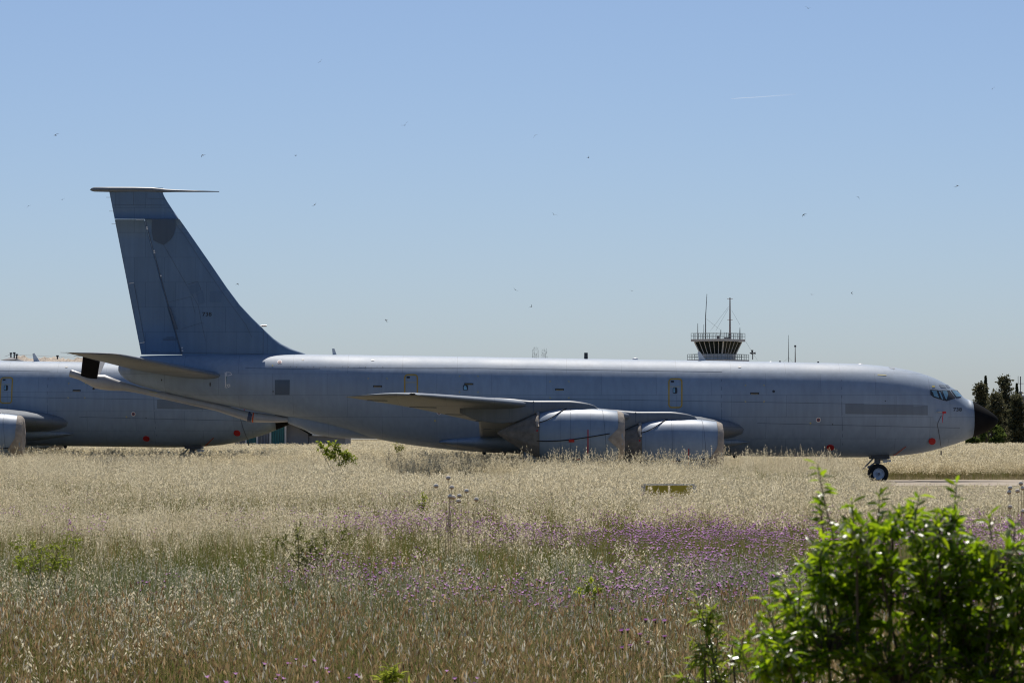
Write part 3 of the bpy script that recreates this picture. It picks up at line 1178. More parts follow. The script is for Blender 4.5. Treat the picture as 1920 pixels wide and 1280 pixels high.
    mb.prism([(a.x, a.z), (b.x, b.z), (c.x, c.z - .05), (d.x, d.z - .05)], -.04, .04)
    mb.build('blade_antenna', M['white'], body)
    mb = MB()
    a, b, c, d = A(622.5, 653.5), A(627, 653), A(632, 665), A(624, 665)
    mb.prism([(a.x, a.z), (b.x, b.z), (c.x, c.z - .05), (d.x, d.z - .05)], -.03, .03)
    mb.build('blade_antenna', M['white'], body)
    mb = MB()
    for (x, y0, y1, r) in ((1098.7, 661, 673, .085),):
        p, q = A(x, y0), A(x, y1)
        mb.lathe([(0, .001), (0, r * .9), (-.11, r), (-.12, r * .8), (-.14, r), ((q.z - p.z), r)], tuple(p), 'z', 12)
    mb.build('stub_antenna', M['dark'], body, smooth=False)
    for (x, y0, y1, r, m) in ((1191, 670.5, 676, .14, 'white'), (1462.4, 675.6, 681, .045, 'dark'), (1534, 677, 681.5, .05, 'dark'), (1445, 677, 681, .12, 'white'), (1613, 681, 685, .16, 'white')):
        mb = MB()
        p, q = A(x, y0), A(x, y1)
        mb.lathe([(0, .001), (-.01, r * .5), (-.05, r), ((q.z - p.z), r)], tuple(p), 'z', 10)
        mb.build('crown_light', M[m], body, smooth=True)
    mb = MB()
    for (x, y) in ((908, 846.5), (945, 848), (1378, 853)):
        p = A(x, y)
        mb.lathe([(.1, .10), (-.08, .09), (-.13, .04), (-.14, .001)], tuple(p), 'z', 10)
    mb.build_each('belly_light', M['dark'], body, smooth=True)

    # nose landing gear
    ng = MB()
    ax = A(1646, 888)
    ng.tube([(ax.x, 0, ax.z), (ax.x - .02, 0, ax.z + .55)], .085, 12)
    ng.tube([(ax.x - .02, 0, ax.z + .45), (ax.x - .02, 0, ax.z + 1.15)], .135, 12)
    ng.tube([(ax.x, -.42, ax.z), (ax.x, .42, ax.z)], .06, 10)
    g = ng.build('nose_landing_gear', M['steel'], root, smooth=True)
    mb = MB()
    mb.tube([A(1614.5, 883), A(1638, 858)], .035, 8)
    mb.tube([A(1627, 877), A(1644, 864)], .035, 8)
    mb.tube([A(1627, 877), A(1630, 873.5)], .05, 8)
    mb.build_each('drag_brace', M['steel'], g)
    mb = MB()
    mb.box(ax.x + .22, ax.x + .38, -.2, .1, ax.z + .5, ax.z + .64)
    mb.box(ax.x + .40, ax.x + .56, -.2, .1, ax.z + .53, ax.z + .62)
    mb.tube([(ax.x + .1, 0, ax.z + .62), (ax.x + .55, 0, ax.z + .72)], .05, 8)
    mb.build('steering_box', M['white'], g)
    mb = MB()
    mb.box(ax.x - .35, ax.x + .45, -.5, -.46, ax.z + .66, ax.z + .98)
    mb.box(ax.x - .35, ax.x + .45, .46, .5, ax.z + .66, ax.z + .98)
    mb.build_each('gear_door', M['dark'], g)
    for y in (-.26, .26):
        wheel('wheel', ax.x, y, ax.z - .0, .44, .28, g)
    # main landing gear
    for side in (-1, 1):
        gx, gy = 1.7, side * 3.35
        mb = MB()
        mb.tube([(gx, gy, .52), (gx, gy, 2.2)], .16, 12)
        mb.tube([(gx - .8, gy, .55), (gx + .8, gy, .55)], .11, 10)
        for q in (-.72, .72):
            mb.tube([(gx + q, gy - .5, .55), (gx + q, gy + .5, .55)], .07, 8)
        mb.tube([(gx, gy, .95), (gx + 1.1, gy, 2.0)], .07, 8)
        g = mb.build('main_landing_gear', M['steel'], root, smooth=True)
        for q in (-.72, .72):
            for s2 in (-.43, .43):
                wheel('wheel', gx + q, gy + s2, .60, .60, .40, g)
        mb = MB()
        mb.box(gx - 1.2, gx + 1.2, gy + side * .75, gy + side * .79, .95, 2.0)
        mb.build_each('gear_door', M['skin'], g)
    return body, fin


ac1 = empty('tanker_aircraft', (0, YA, 0), 'grey four-engined tanker jet in full profile with swept tail fin, parked in the grass', 'airplane', 'parked tanker aircraft')
body1, fin1 = build_aircraft(ac1)


def copy_tree(o, parent=None, skip=()):
    c = o.copy()
    COL.objects.link(c)
    c.parent = parent
    for ch in list(o.children):
        if ch.name.split('.')[0] in skip:
            continue
        copy_tree(ch, c, skip)
    return c


ac2 = copy_tree(ac1)
ac2.location = (-32.02, 185.4, 0.39)
ac2['label'] = 'second grey tanker jet farther back, cut off by the left edge behind the first tail'

for (px0, px1, py0, py1, par, fn) in ((1787.5, 1803.5, 764, 770.8, body1, onskin), (379.5, 397, 585.3, 592.7, fin1, onfin)):
    v, f = text_mesh('738')
    pts = [fn(px0 + (px1 - px0) * a, py1 + (py0 - py1) * b, .010) for a, b, c in v]
    add_mesh('number', pts, f, M['frame'], par)

# ------------------------------------------------------------------ buildings and masts in the distance
M['concrete'] = simple('tower_concrete', (0.55, 0.54, 0.53), 0.85, 0.15, 0.8)
M['mullion'] = simple('tower_mullion', (0.66, 0.62, 0.57), 0.7, 0.1, 2)
M['railing'] = simple('railing_steel', (0.20, 0.25, 0.26), 0.6, 0.2, 3)
M['teal'] = simple('teal_sheet', (0.035, 0.17, 0.17), 0.55, 0.18, 1.2)
M['greywall'] = simple('grey_render', (0.24, 0.24, 0.25), 0.85, 0.12, 0.8)
M['roofw'] = simple('white_roof_sheet', (0.72, 0.72, 0.70), 0.5, 0.08, 1)
M['gravel'] = simple('rubble_cover', (0.42, 0.36, 0.29), 0.95, 0.45, 2.6, bump=1.0)
M['mast'] = simple('mast_steel', (0.09, 0.09, 0.10), 0.6, 0.3, 2)
M['mastred'] = simple('mast_dull_red', (0.20, 0.12, 0.11), 0.6, 0.25, 2)


def tower():
    D = 480.0
    k = D / FPX
    c = P(1346.5, 700, D)
    root = empty('control_tower', (c.x, D, gz(0, D)), 'airfield control tower cab with slanted windows, rising behind the tanker fuselage', 'tower')
    g = gz(0, D)

    def L(px, py, lat=0.0):
        p = P(px, py, D)
        return Vector((p.x - c.x, lat, p.z - g))
    zroof = L(0, 636).z
    zeave = L(0, 640.5).z
    zwt, zwb = L(0, 641).z, L(0, 663.5).z
    zfl = L(0, 673).z
    wt, wb = 44.5 * k, 33.5 * k      # half widths of the cab at window top and base
    mb = MB()
    mb.box(-2.1, 2.1, -2.1, 2.1, 0, zfl - .5)
    mb.build('shaft', M['concrete'], root)
    mb = MB()
    # square cab turned so that a corner column faces the camera
    phi = math.atan(7.5 / 44.5)

    def ring(r, z):
        q = r / math.cos(phi)
        return [Vector((q * math.sin(phi + i * math.pi / 2), -q * math.cos(phi + i * math.pi / 2), z)) for i in range(4)]
    v = ring(59 * k, zfl - .45) + ring(59 * k, zfl - .11)
    f = [(i, (i + 1) % 4, 4 + (i + 1) % 4, 4 + i) for i in range(4)] + [(4, 5, 6, 7), (3, 2, 1, 0)]
    add_mesh('balcony', v, f, M['concrete'], root)
    v = ring(wb, zfl - .1) + ring(wb + .05, zwb)
    f = [(i, (i + 1) % 4, 4 + (i + 1) % 4, 4 + i) for i in range(4)] + [(4, 5, 6, 7)]
    add_mesh('cab_wall', v, f, M['concrete'], root)
    lo, hi = ring(wb, zwb), ring(wt, zwt)
    for i in range(4):
        a, b, cc, d = lo[i], lo[(i + 1) % 4], hi[(i + 1) % 4], hi[i]
        panes = 5 if i % 2 == 0 else 6
        for q in range(panes):
            t0, t1 = q / panes + .012, (q + 1) / panes - .012
            add_mesh('window_pane', [a.lerp(b, t0), a.lerp(b, t1), d.lerp(cc, t1), d.lerp(cc, t0)], [(0, 1, 2, 3)], M['tglass'], root)
            mb = MB()
            mb.tube([a.lerp(b, q / panes), d.lerp(cc, q / panes)], .10 if q == 0 else .05, 6)
            mb.build('mullion', M['mullion'], root)
    v = ring(51.5 * k, zeave) + ring(51.5 * k, zroof)
    f = [(i, (i + 1) % 4, 4 + (i + 1) % 4, 4 + i) for i in range(4)] + [(4, 5, 6, 7), (3, 2, 1, 0)]
    add_mesh('roof_slab', v, f, M['mullion'], root)

    def rail(name, r, z0, z1, n, ztop_only=False):
        t = .028
        mb = MB()
        rg = ring(r, 0)
        out = bpy.data.objects.new(name, None)
        COL.objects.link(out)
        out.parent = root
        for i in range(4):
            a, b = rg[i], rg[(i + 1) % 4]
            for zz in ((z1, (z0 + z1) / 2)):
                m = MB()
                m.tube([Vector((a.x, a.y, zz)), Vector((b.x, b.y, zz))], t, 4)
                m.build('rail', M['railing'], out)
            for q in range(n):
                p = a.lerp(b, q / n)
                m = MB()
                m.tube([Vector((p.x, p.y, z0)), Vector((p.x, p.y, z1))], t, 4)
                m.build('post', M['railing'], out)
    rail('roof_railing', 51 * k, zroof, L(0, 625).z, 9)
    rail('balcony_railing', 58 * k, zfl - .1, L(0, 664.5).z, 10)
    # roof masts
    def mast(px, y0, y1, r0, r1, name='mast', m='mast', lat=0.0, cross=()):
        mb = MB()
        mb.tube([L(px, y0, lat), L(px, (y0 + y1) / 2, lat), L(px + (2.5 if px < 1330 and y1 < 580 else 0), y1, lat)], [r0, (r0 + r1) / 2, r1], 6)
        o = mb.build(name, M[m], root)
        for (cy, w) in cross:
            mb = MB()
            mb.tube([L(px - w, cy, lat), L(px + w, cy, lat)], .03, 4)
            mb.build('cross_arm', M[m], o)
            mb = MB()
            mb.tube([L(px, cy, lat - w * k), L(px, cy, lat + w * k)], .03, 4)
            mb.build('cross_arm', M[m], o)
        return o
    mast(1323, 636, 551, .075, .03)
    mast(1368.7, 636, 558, .12, .07, m='mastred', cross=((560, 5.5), (599.5, 5)))
    mast(1308.3, 636, 606, .06, .03)
    mast(1319.5, 636, 608, .04, .02)
    mast(1351.5, 630, 618, .05, .04)
    mast(1387.3, 636, 614, .10, .03)
    for (a, b, c2, d) in ((1366, 575, 1332, 620), (1366, 578, 1342, 620), (1372, 582, 1387, 608), (1325, 598, 1350, 618), (1398, 640, 1420, 675)):
        mb = MB()
        mb.tube([L(a, b), L(c2, d)], .012, 3)
        mb.build('guy_wire', M['mast'], root)
    for (x, y, w, h) in ((1346, 631.5, 2.6, 2), (1361, 634.5, 3.6, 1.8), (1367, 629, 2, 2.4)):
        mb = MB()
        p = L(x, y)
        mb.box(p.x - w * k, p.x + w * k, -1.2, -.6, zroof, p.z + h * k)
        mb.build('roof_box', M['mast'], root)
    p = L(1408, 668)
    mb = MB()
    mb.tube([L(1408, 675, -3.5), L(1408, 658, -3.5)], .06, 6)
    lm = mb.build('loudhailer_post', M['mast'], root)
    for (x, y, s) in ((1404.5, 663, -1), (1411, 663, 1), (1407, 659.5, 0)):
        p = L(x, y, -3.5)
        mb = MB()
        mb.lathe([(-.14, .06), (.16, .17)], tuple(p), 'x' if s else 'z', 10, cap=True)
        mb.build('horn', M['mast'], lm)
tower()


def hut():
    D = 300.0
    g = gz(0, D)
    root = empty('low_hangar', (0, D, g), 'low shed with teal sliding doors and a white sloping roof, seen under the tail', 'building')

    def L(px, py, lat=0.0):
        p = P(px, py, D + lat)
        return Vector((p.x, lat, p.z - g))
    x0, x1, x2 = L(440, 800).x, L(536, 800).x, L(680, 800).x
    zt = L(0, 786).z
    mb = MB()
    mb.box(x0, x1, 0.35, 14, 0, zt)
    mb.build('wall', M['greywall'], root)
    cols = [(440, 460, 'greywall'), (462, 481, 'teal'), (483, 506, 'greywall'), (508, 534, 'teal')]
    for a, b, m in cols:
        pa, pb = L(a, 800).x, L(b, 800).x
        mb = MB()
        n = 8
        for i in range(n):
            xa = pa + (pb - pa) * i / n
            w = (pb - pa) / n
            mb.box(xa + .012, xa + w - .012, 0.05 + .05 * (i % 2), .34, 0.05, zt - .15)
        door = mb.build('sliding_door', M[m], root)
    for px in (461, 482, 507, 535.3):
        mb = MB()
        p = L(px, 800).x
        mb.box(p - .07, p + .07, -.06, .34, 0, zt)
        mb.build('door_post', M['mullion'], root)
    mb = MB()
    mb.box(x0 - .2, x1 + .25, -.2, 14.2, zt, zt + .22)
    mb.build('roof', M['roofw'], root)
    # lean-to with a white roof falling to the right
    a, b, c, d = L(537, 797), L(545, 799.5), L(577, 813), L(600, 813.5)
    mb = MB()
    mb.prism([(a.x, 0), (c.x, 0), (c.x, c.z), (a.x, a.z + .35)], .6, 12)
    mb.build('annex_wall', M['greywall'], root)
    mb = MB()
    e = .2
    mb.prism([(a.x + .1, a.z + .36), (c.x + .3, c.z + .02), (c.x + .3, c.z + e), (a.x + .1, a.z + .36 + e * 1.3)], -.3, 12.4)
    mb.build('annex_roof', M['roofw'], root)
    mb = MB()
    mb.prism([(c.x + .02, 0), (d.x + 2.0, 0), (d.x + 2.0, d.z - .15), (c.x + .02, d.z - .15)], .8, 11)
    mb.build('annex_wall', M['greywall'], root)
    mb = MB()
    mb.box(c.x + .35, d.x + 2.2, .3, 11.3, d.z - .14, d.z + .06)
    mb.build('annex_roof', M['roofw'], root)
hut()


def bunker():
    D = 330.0
    g = gz(0, D)
    root = empty('rubble_shelter', (0, D, g), 'long shelter under pale rubble showing above the second tanker at far left', 'shelter')
    xa, xb = P(2, 0, D).x, P(205, 0, D).x
    zt0, zt1 = P(0, 665.5, D).z - g, P(200, 669.5, D).z - g
    nx, ny = 120, 26
    v, f = [], []
    for i in range(nx + 1):
        u = i / nx
        x = xa + (xb - xa) * u
        zt = zt0 + (zt1 - zt0) * u
        for j in range(ny + 1):
            t = math.pi * j / ny
            w = 11.0
            n = mnoise.fractal(Vector((x * 1.6, j * .8, 3.1)), 1.0, 2.0, 4) * .34
            zz = zt * max(0.0, math.sin(t)) ** .55 + n * math.sin(t)
            v.append((x + mnoise.noise(Vector((x, j, 7))) * .1, 12 - w * math.cos(t), max(0, zz)))
    for i in range(nx):
        for j in range(ny):
            a = i * (ny + 1) + j
            f.append((a, a + ny + 1, a + ny + 2, a + 1))
    f.append(tuple(range(ny + 1)))
    f.append(tuple(reversed([nx * (ny + 1) + j for j in range(ny + 1)])))
    add_mesh('rubble_cover', v, f, M['gravel'], root)
    p0, p1, p2 = P(1, 675, D), P(14, 669, D), P(29, 674, D)
    mb = MB()
    mb.add([(p0.x, 0, p0.z - g), (p2.x, 0, p2.z - g), (p2.x, 6, p2.z - g), (p0.x, 6, p0.z - g), (p1.x, 3, p1.z - g + .06)], [(0, 1, 4), (1, 2, 4), (2, 3, 4), (3, 0, 4), (0, 3, 2, 1)])
    mb.build('vent_hood', M['dark'], root)
    for (x, y) in ((12, 662), (18.3, 661.3), (23, 664.5), (100, 667)):
        mb = MB()
        a, b = P(x, 672, D), P(x, y, D)
        mb.tube([(a.x, 3, a.z - g), (b.x, 3, b.z - g)], .07, 5)
        mb.lathe([(0, .12), (.12, .12)], (b.x, 3, b.z - g), 'z', 6, cap=True)
        mb.build('roof_post', M['mast'], root)
    for (a, b, c, d) in ((0, 667, 12, 662.5), (18, 663, 150, 669.5)):
        p, q = P(a, b, D), P(c, d, D)
        mb = MB()
        mb.tube([(p.x, 3, p.z - g), (q.x, 3, q.z - g)], .014, 3)
        mb.build('wire', M['mast'], root)
bunker()


def masts():
    D = 620.0
    for (x, y, r, guy, lab, m) in ((1478.5, 628, .07, True, 'thin guyed aerial mast right of the control tower', 'mast'),
                                   (1491, 647, .13, False, 'short thick dull red pole right of the guyed mast', 'mastred')):
        a = P(x, y, D)
        root = empty('radio_mast' if guy else 'steel_pole', (a.x, D, gz(0, D)), lab, 'mast' if guy else 'pole')
        h = a.z - gz(0, D)
        mb = MB()
        mb.tube([(0, 0, 0), (0, 0, h * .8), (0, 0, h)], [r, r * .8, r * .35], 6)
        mb.build('pole', M[m], root)
        if guy:
            for s in (-1, 1):
                mb = MB()
                mb.tube([(0, 0, h * .80), (s * 5.5, 0, h * .55 if s < 0 else h * .5), (s * 11, 0, 0)], .012, 3)
                mb.build('guy_wire', M['mast'], root)
        else:
            mb = MB()
            mb.lathe([(-.3, .18), (0, .16)], (0, 0, h), 'z', 8, cap=True)
            mb.build('cap', M['mast'], root)
    # house at the right edge behind the trees with its aerial
    D = 470.0
    g = gz(0, D)
    a = P(1904, 744, D)
    b = P(1990, 744, D)
    root = empty('grey_house', (a.x, D, g), 'flat grey house corner behind the trees at the right edge', 'house')
    h = a.z - g
    mb = MB()
    mb.box(0, b.x - a.x, 0, 9, 0, h)
    mb.build('wall', M['greywall'], root)
    mb = MB()
    mb.box(-.25, b.x - a.x + .25, -.25, 9.25, h, h + .22)
    mb.build('roof', M['concrete'], root)
    for k in range(2):
        mb = MB()
        x = 1.6 + 2.3 * k
        mb.box(x, x + 1.0, -.04, .02, h - 2.6, h - 1.3)
        w = mb.build('window', M['tglass'], root)
    q0, q1 = P(1917.5, 745, D), P(1917.5, 705, D)
    mb = MB()
    mb.tube([(q0.x - a.x, 2, h + .2), (q1.x - a.x, 2, q1.z - g)], .06, 6)
    mb.tube([(q0.x - a.x, 2, h + .2), (q1.x - a.x, 2, h + .7)], .2, 6)
    ae = mb.build('aerial_mast', M['mast'], root)
    z = P(0, 718.5, D).z - g
    xl = P(1910.5, 0, D).x - a.x
    mb = MB()
    mb.tube([(xl, 2, z), (q0.x - a.x + .4, 2, z)], .035, 4)
    mb.build('aerial_boom', M['mast'], ae)
    mb = MB()
    mb.tube([(xl, 2, z), (xl, 2, z + .95)], .03, 4)
    mb.build('aerial_rod', M['mast'], ae)
masts()


# ------------------------------------------------------------------ trees
M['bark'] = simple('bark', (0.10, 0.08, 0.06), 0.95, 0.3, 8)
M['conifer'] = leafmat('conifer_needles', (0.065, 0.075, 0.040), (0.18, 0.165, 0.095), 0.4)
M['cypress'] = leafmat('cypress_foliage', (0.042, 0.058, 0.030), (0.10, 0.115, 0.06), 0.35)
M['broad'] = leafmat('broad_leaves', (0.05, 0.085, 0.02), (0.15, 0.19, 0.05), 0.45)


def leaf_cloud(pts, size, rnd, squash=1.0):
    """Small randomly turned quads, one per point."""
    n = len(pts)
    rs = np.random.RandomState(rnd)
    a = rs.normal(size=(n, 3)); a /= np.linalg.norm(a, axis=1)[:, None]
    b = rs.normal(size=(n, 3)); b -= a * (a * b).sum(1)[:, None]; b /= np.linalg.norm(b, axis=1)[:, None]
    s = size * rs.uniform(.55, 1.3, (n, 1))
    p = np.asarray(pts)
    v = np.stack([p - a * s, p + b * s * .5 * squash, p + a * s, p - b * s * .5 * squash], 1).reshape(-1, 3)
    f = np.arange(4 * n).reshape(-1, 4)
    return v, f


def tree(name, px, pytop, D, halfw, kind, label, mat, seed, group='trees behind the nose'):
    g = gz(0, D)
    t = P(px, pytop, D)
    H = t.z - g
    root = empty(name, (t.x, D, g), label, 'tree', group)
    rs = np.random.RandomState(seed)
    W = halfw * D / FPX
    mb = MB()
    mb.tube([(0, 0, 0), (0.05, 0, H * .5), (0, 0, H * .92)], [.05 * W + .12, .03 * W + .07, .02], 8)
    pts = []
    if kind == 'cypress':
        n = 2600
        u = rs.uniform(0, 1, n) ** .8
        prof = np.interp(u, [0, .08, .35, .7, .9, 1], [.55, .95, 1, .62, .25, .03]) * W
        ang = rs.uniform(0, 2 * math.pi, n)
        r = prof * np.sqrt(rs.uniform(.25, 1, n)) * (1 + .18 * np.sin(7 * ang + 20 * u))
        pts = np.stack([r * np.cos(ang), r * np.sin(ang), .15 + u * (H - .15)], 1)
        size = .16
    elif kind == 'conifer':
        pts = []
        nb = 95
        for i in range(nb):
            u = (i + .5) / nb
            z = H * (.08 + .92 * u)
            ln = W * (1 - u) ** .55 * rs.uniform(.30, 1.30) + .12
            an = rs.uniform(0, 2 * math.pi)
            d = np.array([math.cos(an), math.sin(an), rs.uniform(-.05, .35)])
            tip = np.array([0, 0, z]) + d * ln
            if i % 2 == 0:
                mb.tube([(0, 0, z), tuple(np.array([0, 0, z]) + d * ln * .6), tuple(tip)], [.045, .03, .01], 4, cap=False)
            m = int(16 + 34 * ln / W)
            tt = rs.uniform(.15, 1.02, (m, 1))
            c = np.array([0, 0, z]) + d * ln * tt
            c = c + rs.normal(size=(m, 3)) * np.array([.24, .24, .14])
            pts.append(c)
        pts = np.concatenate(pts)
        size = .20
    else:
        pts = []
        for i in range(26):
            c = np.array([rs.uniform(-1, 1) * W * .8, rs.uniform(-1, 1) * W * .7, H * rs.uniform(.25, .92)])
            rr = W * rs.uniform(.16, .34)
            mb.tube([(0, 0, H * .15), tuple(c * .6 + np.array([0, 0, H * .06])), tuple(c)], [.06, .04, .012], 4, cap=False)
            d = rs.normal(size=(60, 3)); d /= np.linalg.norm(d, axis=1)[:, None]
            pts.append(c + d * rr * rs.uniform(.3, 1.2, (60, 1)) * np.array([1, 1, .75]))
        pts = np.concatenate(pts)
        size = .17
    mb.build('trunk', M['bark'], root, smooth=True)
    v, f = leaf_cloud(pts, size, seed + 5)
    add_mesh('crown', v, f, M[mat], root)
    return root


tree('cypress_tree', 1848, 705, 430, 9, 'cypress', 'tall slim dark cypress just right of the nose cone', 'cypress', 1)
tree('cypress_tree', 1906.5, 719, 440, 8, 'cypress', 'dark cypress spire near the right edge beside the grey house', 'cypress', 2)
tree('conifer_tree', 1837, 720, 420, 23, 'conifer', 'ragged spreading conifer nearest the nose cone', 'conifer', 3)
tree('conifer_tree', 1884, 707, 415, 34, 'conifer', 'broad open-topped conifer between the two cypresses', 'conifer', 4)
tree('conifer_tree', 1866, 738, 400, 26, 'conifer', 'low dense conifer in front of the broad one', 'conifer', 5)
tree('conifer_tree', 1908, 742, 405, 26, 'conifer', 'low dense conifer under the right-hand cypress', 'conifer', 6)
tree('conifer_tree', 1936, 735, 410, 26, 'conifer', 'conifer cut by the right edge of the picture', 'conifer', 7)
tree('leafy_shrub', 1858, 792, 330, 26, 'broad', 'bright green leafy shrub below the nose cone', 'broad', 8, 'bright shrubs below the nose')
tree('leafy_shrub', 1822, 817, 300, 14, 'broad', 'small yellow-green shrub at the foot of the nose cone', 'broad', 9, 'bright shrubs below the nose')

M['twig'] = simple('bare_twigs', (0.16, 0.17, 0.18), 0.9, 0.2, 2)
for (px, top, lab, seed) in ((1004, 652, 'faint bare poplar tops far behind, left of the pair above the fuselage', 1), (1020.5, 655, 'faint bare poplar tops far behind, right of the pair above the fuselage', 2)):
    D = 1400.0
    a = P(px, top, D)
    root = empty('poplar_tree', (a.x, D, gz(0, D)), lab, 'tree', 'far bare poplars')
    rr = random.Random(seed)
    H = a.z - gz(0, D)
    mb = MB()
    for k in range(4):
        x = (k - 1.5) * .55 + rr.uniform(-.15, .15)
        mb.tube([(x * .3, 0, 0), (x, 0, H * .6), (x * 1.25, 0, H * rr.uniform(.9, 1.0))], [.16, .10, .03], 4)
    tr = mb.build('trunk', M['twig'], root)
    mb = MB()
    for k in range(60):
        x = rr.uniform(-1, 1)
        z = H * rr.uniform(.86, .99)
        mb.tube([(x, 0, z), (x + rr.uniform(-.3, .3), rr.uniform(-.3, .3), z + rr.uniform(.5, 1.2))], .022, 3, cap=False)
    tag(mb.build('twigs', M['twig'], root), kind='stuff')

# ------------------------------------------------------------------ meadow
M['straw'] = leafmat('oat_stem', (0.26, 0.215, 0.115), (0.44, 0.37, 0.22), 0.4)
M['spike'] = leafmat('oat_spikelet', (0.61, 0.525, 0.335), (0.89, 0.81, 0.60), 0.55)
M['oatleaf'] = leafmat('oat_leaf', (0.085, 0.095, 0.035), (0.22, 0.19, 0.09), 0.45)
M['blade'] = leafmat('green_blade', (0.066, 0.092, 0.018), (0.19, 0.21, 0.05), 0.5)
M['silver'] = leafmat('grey_green_blade', (0.11, 0.145, 0.06), (0.25, 0.28, 0.14), 0.45)
M['plume'] = leafmat('pale_plume', (0.52, 0.48, 0.36), (0.74, 0.70, 0.57), 0.5)
M['brown'] = leafmat('brown_seed_head', (0.24, 0.145, 0.06), (0.60, 0.44, 0.24), 0.5)
M['drygrass'] = leafmat('dry_blade', (0.22, 0.165, 0.07), (0.42, 0.33, 0.165), 0.45)
M['purple'] = leafmat('purple_petal', (0.44, 0.18, 0.48), (0.76, 0.46, 0.78), 0.45)
M['calyx'] = leafmat('flower_calyx', (0.06, 0.05, 0.04), (0.12, 0.11, 0.06), 0.2)
M['flowerstem'] = leafmat('grey_flower_stem', (0.19, 0.21, 0.12), (0.36, 0.36, 0.22), 0.4)
M['weed'] = leafmat('yellow_green_leaf', (0.20, 0.27, 0.03), (0.42, 0.46, 0.06), 0.6)
M['darkweed'] = leafmat('olive_leaf', (0.14, 0.17, 0.04), (0.32, 0.32, 0.09), 0.55)


class GM:
    def __init__(s, seed):
        s.v, s.f, s.m = [], [], []
        s.r = random.Random(seed)

    def ribbon(s, pts, w0, w1, ang, m):
        dx, dy = math.cos(ang), math.sin(ang)
        b = len(s.v)
        n = len(pts)
        for i, p in enumerate(pts):
            w = (w0 + (w1 - w0) * i / (n - 1)) / 2
            s.v.append((p[0] - dx * w, p[1] - dy * w, p[2]))
            s.v.append((p[0] + dx * w, p[1] + dy * w, p[2]))
        for i in range(n - 1):
            s.f.append((b + 2 * i, b + 2 * i + 1, b + 2 * i + 3, b + 2 * i + 2))
            s.m.append(m)

    def diamond(s, p, d, ln, w, m):
        """Small leaf/spikelet quad from p along d."""
        d = Vector(d).normalized()
        q = Vector((s.r.gauss(0, 1), s.r.gauss(0, 1), s.r.gauss(0, .5)))
        sd = d.cross(q)
        if sd.length < 1e-4:
            sd = Vector((1, 0, 0))
        sd.normalize()
        p = Vector(p)
        b = len(s.v)
        s.v += [tuple(p), tuple(p + d * ln * .42 + sd * w / 2), tuple(p + d * ln), tuple(p + d * ln * .42 - sd * w / 2)]
        s.f.append((b, b + 1, b + 2, b + 3))
        s.m.append(m)

    def stem(s, R0, h, lean, n=4):
        r = s.r
        a, q = r.uniform(0, 6.283), R0 * math.sqrt(r.random())
        x, y = q * math.cos(a), q * math.sin(a)
        la, ll = r.uniform(0, 6.283), r.uniform(.02, lean) * h
        lx, ly = math.cos(la) * ll, math.sin(la) * ll
        return [Vector((x + lx * (t / (n - 1))**1.8, y + ly * (t / (n - 1))**1.8, h * t / (n - 1))) for t in range(n)]

    def mesh(s, name, mats):
        me = bpy.data.meshes.new(name)
        me.from_pydata(s.v, [], s.f)
        for m in mats:
            me.materials.append(m)
        me.polygons.foreach_set('material_index', np.array(s.m, dtype=np.int32))
        me.update()
        return me


def along(p, t):
    n = len(p) - 1
    i = min(int(t * n), n - 1)
    return p[i].lerp(p[i + 1], t * n - i)


def clump_oat(seed, n=11, R0=.32, fat=1.0):
    g = GM(seed)
    r = g.r
    for _ in range(n):
        h = r.uniform(.50, 1.12)
        st = g.stem(R0, h, .34)
        a = r.uniform(0, 3.14)
        g.ribbon(st, .0045, .0022, a, 0)
        for k in range(r.randint(16, 24)):
            t = r.uniform(.58, 1.0)
            p = along(st, t)
            o = r.uniform(0, 6.283)
            ln = r.uniform(.02, .20) * (1.12 - t)
            q = p + Vector((math.cos(o) * ln, math.sin(o) * ln, r.uniform(-.01, .03)))
            d = (math.cos(o) * .5, math.sin(o) * .5, r.uniform(-1.1, -.2))
            g.diamond(q, d, r.uniform(.026, .042) * fat, r.uniform(.008, .014) * fat, 1)
        for k in range(2):
            t = r.uniform(.05, .5)
            p = along(st, t)
            o = r.uniform(0, 6.283)
            ln = r.uniform(.14, .28)
            g.ribbon([p, p + Vector((math.cos(o) * ln * .35, math.sin(o) * ln * .35, ln * .55)), p + Vector((math.cos(o) * ln * .8, math.sin(o) * ln * .8, ln * .45))], .008, .002, o + 1.57, 2)
    return g.mesh('oat_clump', [M['straw'], M['spike'], M['oatleaf']])


def clump_green(seed, n=26, R0=.28, h0=.22, h1=.5, mats=None, w=.006):
    g = GM(seed)
    r = g.r
    for _ in range(n):
        st = g.stem(R0, r.uniform(h0, h1), .55)
        g.ribbon(st, w, .0015, r.uniform(0, 3.14), 0 if r.random() < .7 else 1)
    return g.mesh('green_clump', mats or [M['blade'], M['drygrass']])


def clump_silver(seed):
    g = GM(seed)
    r = g.r
    for _ in range(34):
        h = r.uniform(.34, .62)
        st = g.stem(.25, h, .25)
        g.ribbon(st, .005, .002, r.uniform(0, 3.14), 0)
        if r.random() < .45:
            for k in range(7):
                p = along(st, r.uniform(.78, 1))
                o = r.uniform(0, 6.28)
                g.diamond(p, (math.cos(o) * .5, math.sin(o) * .5, 1), r.uniform(.012, .024), .006, 1)
    return g.mesh('silver_clump', [M['silver'], M['plume']])


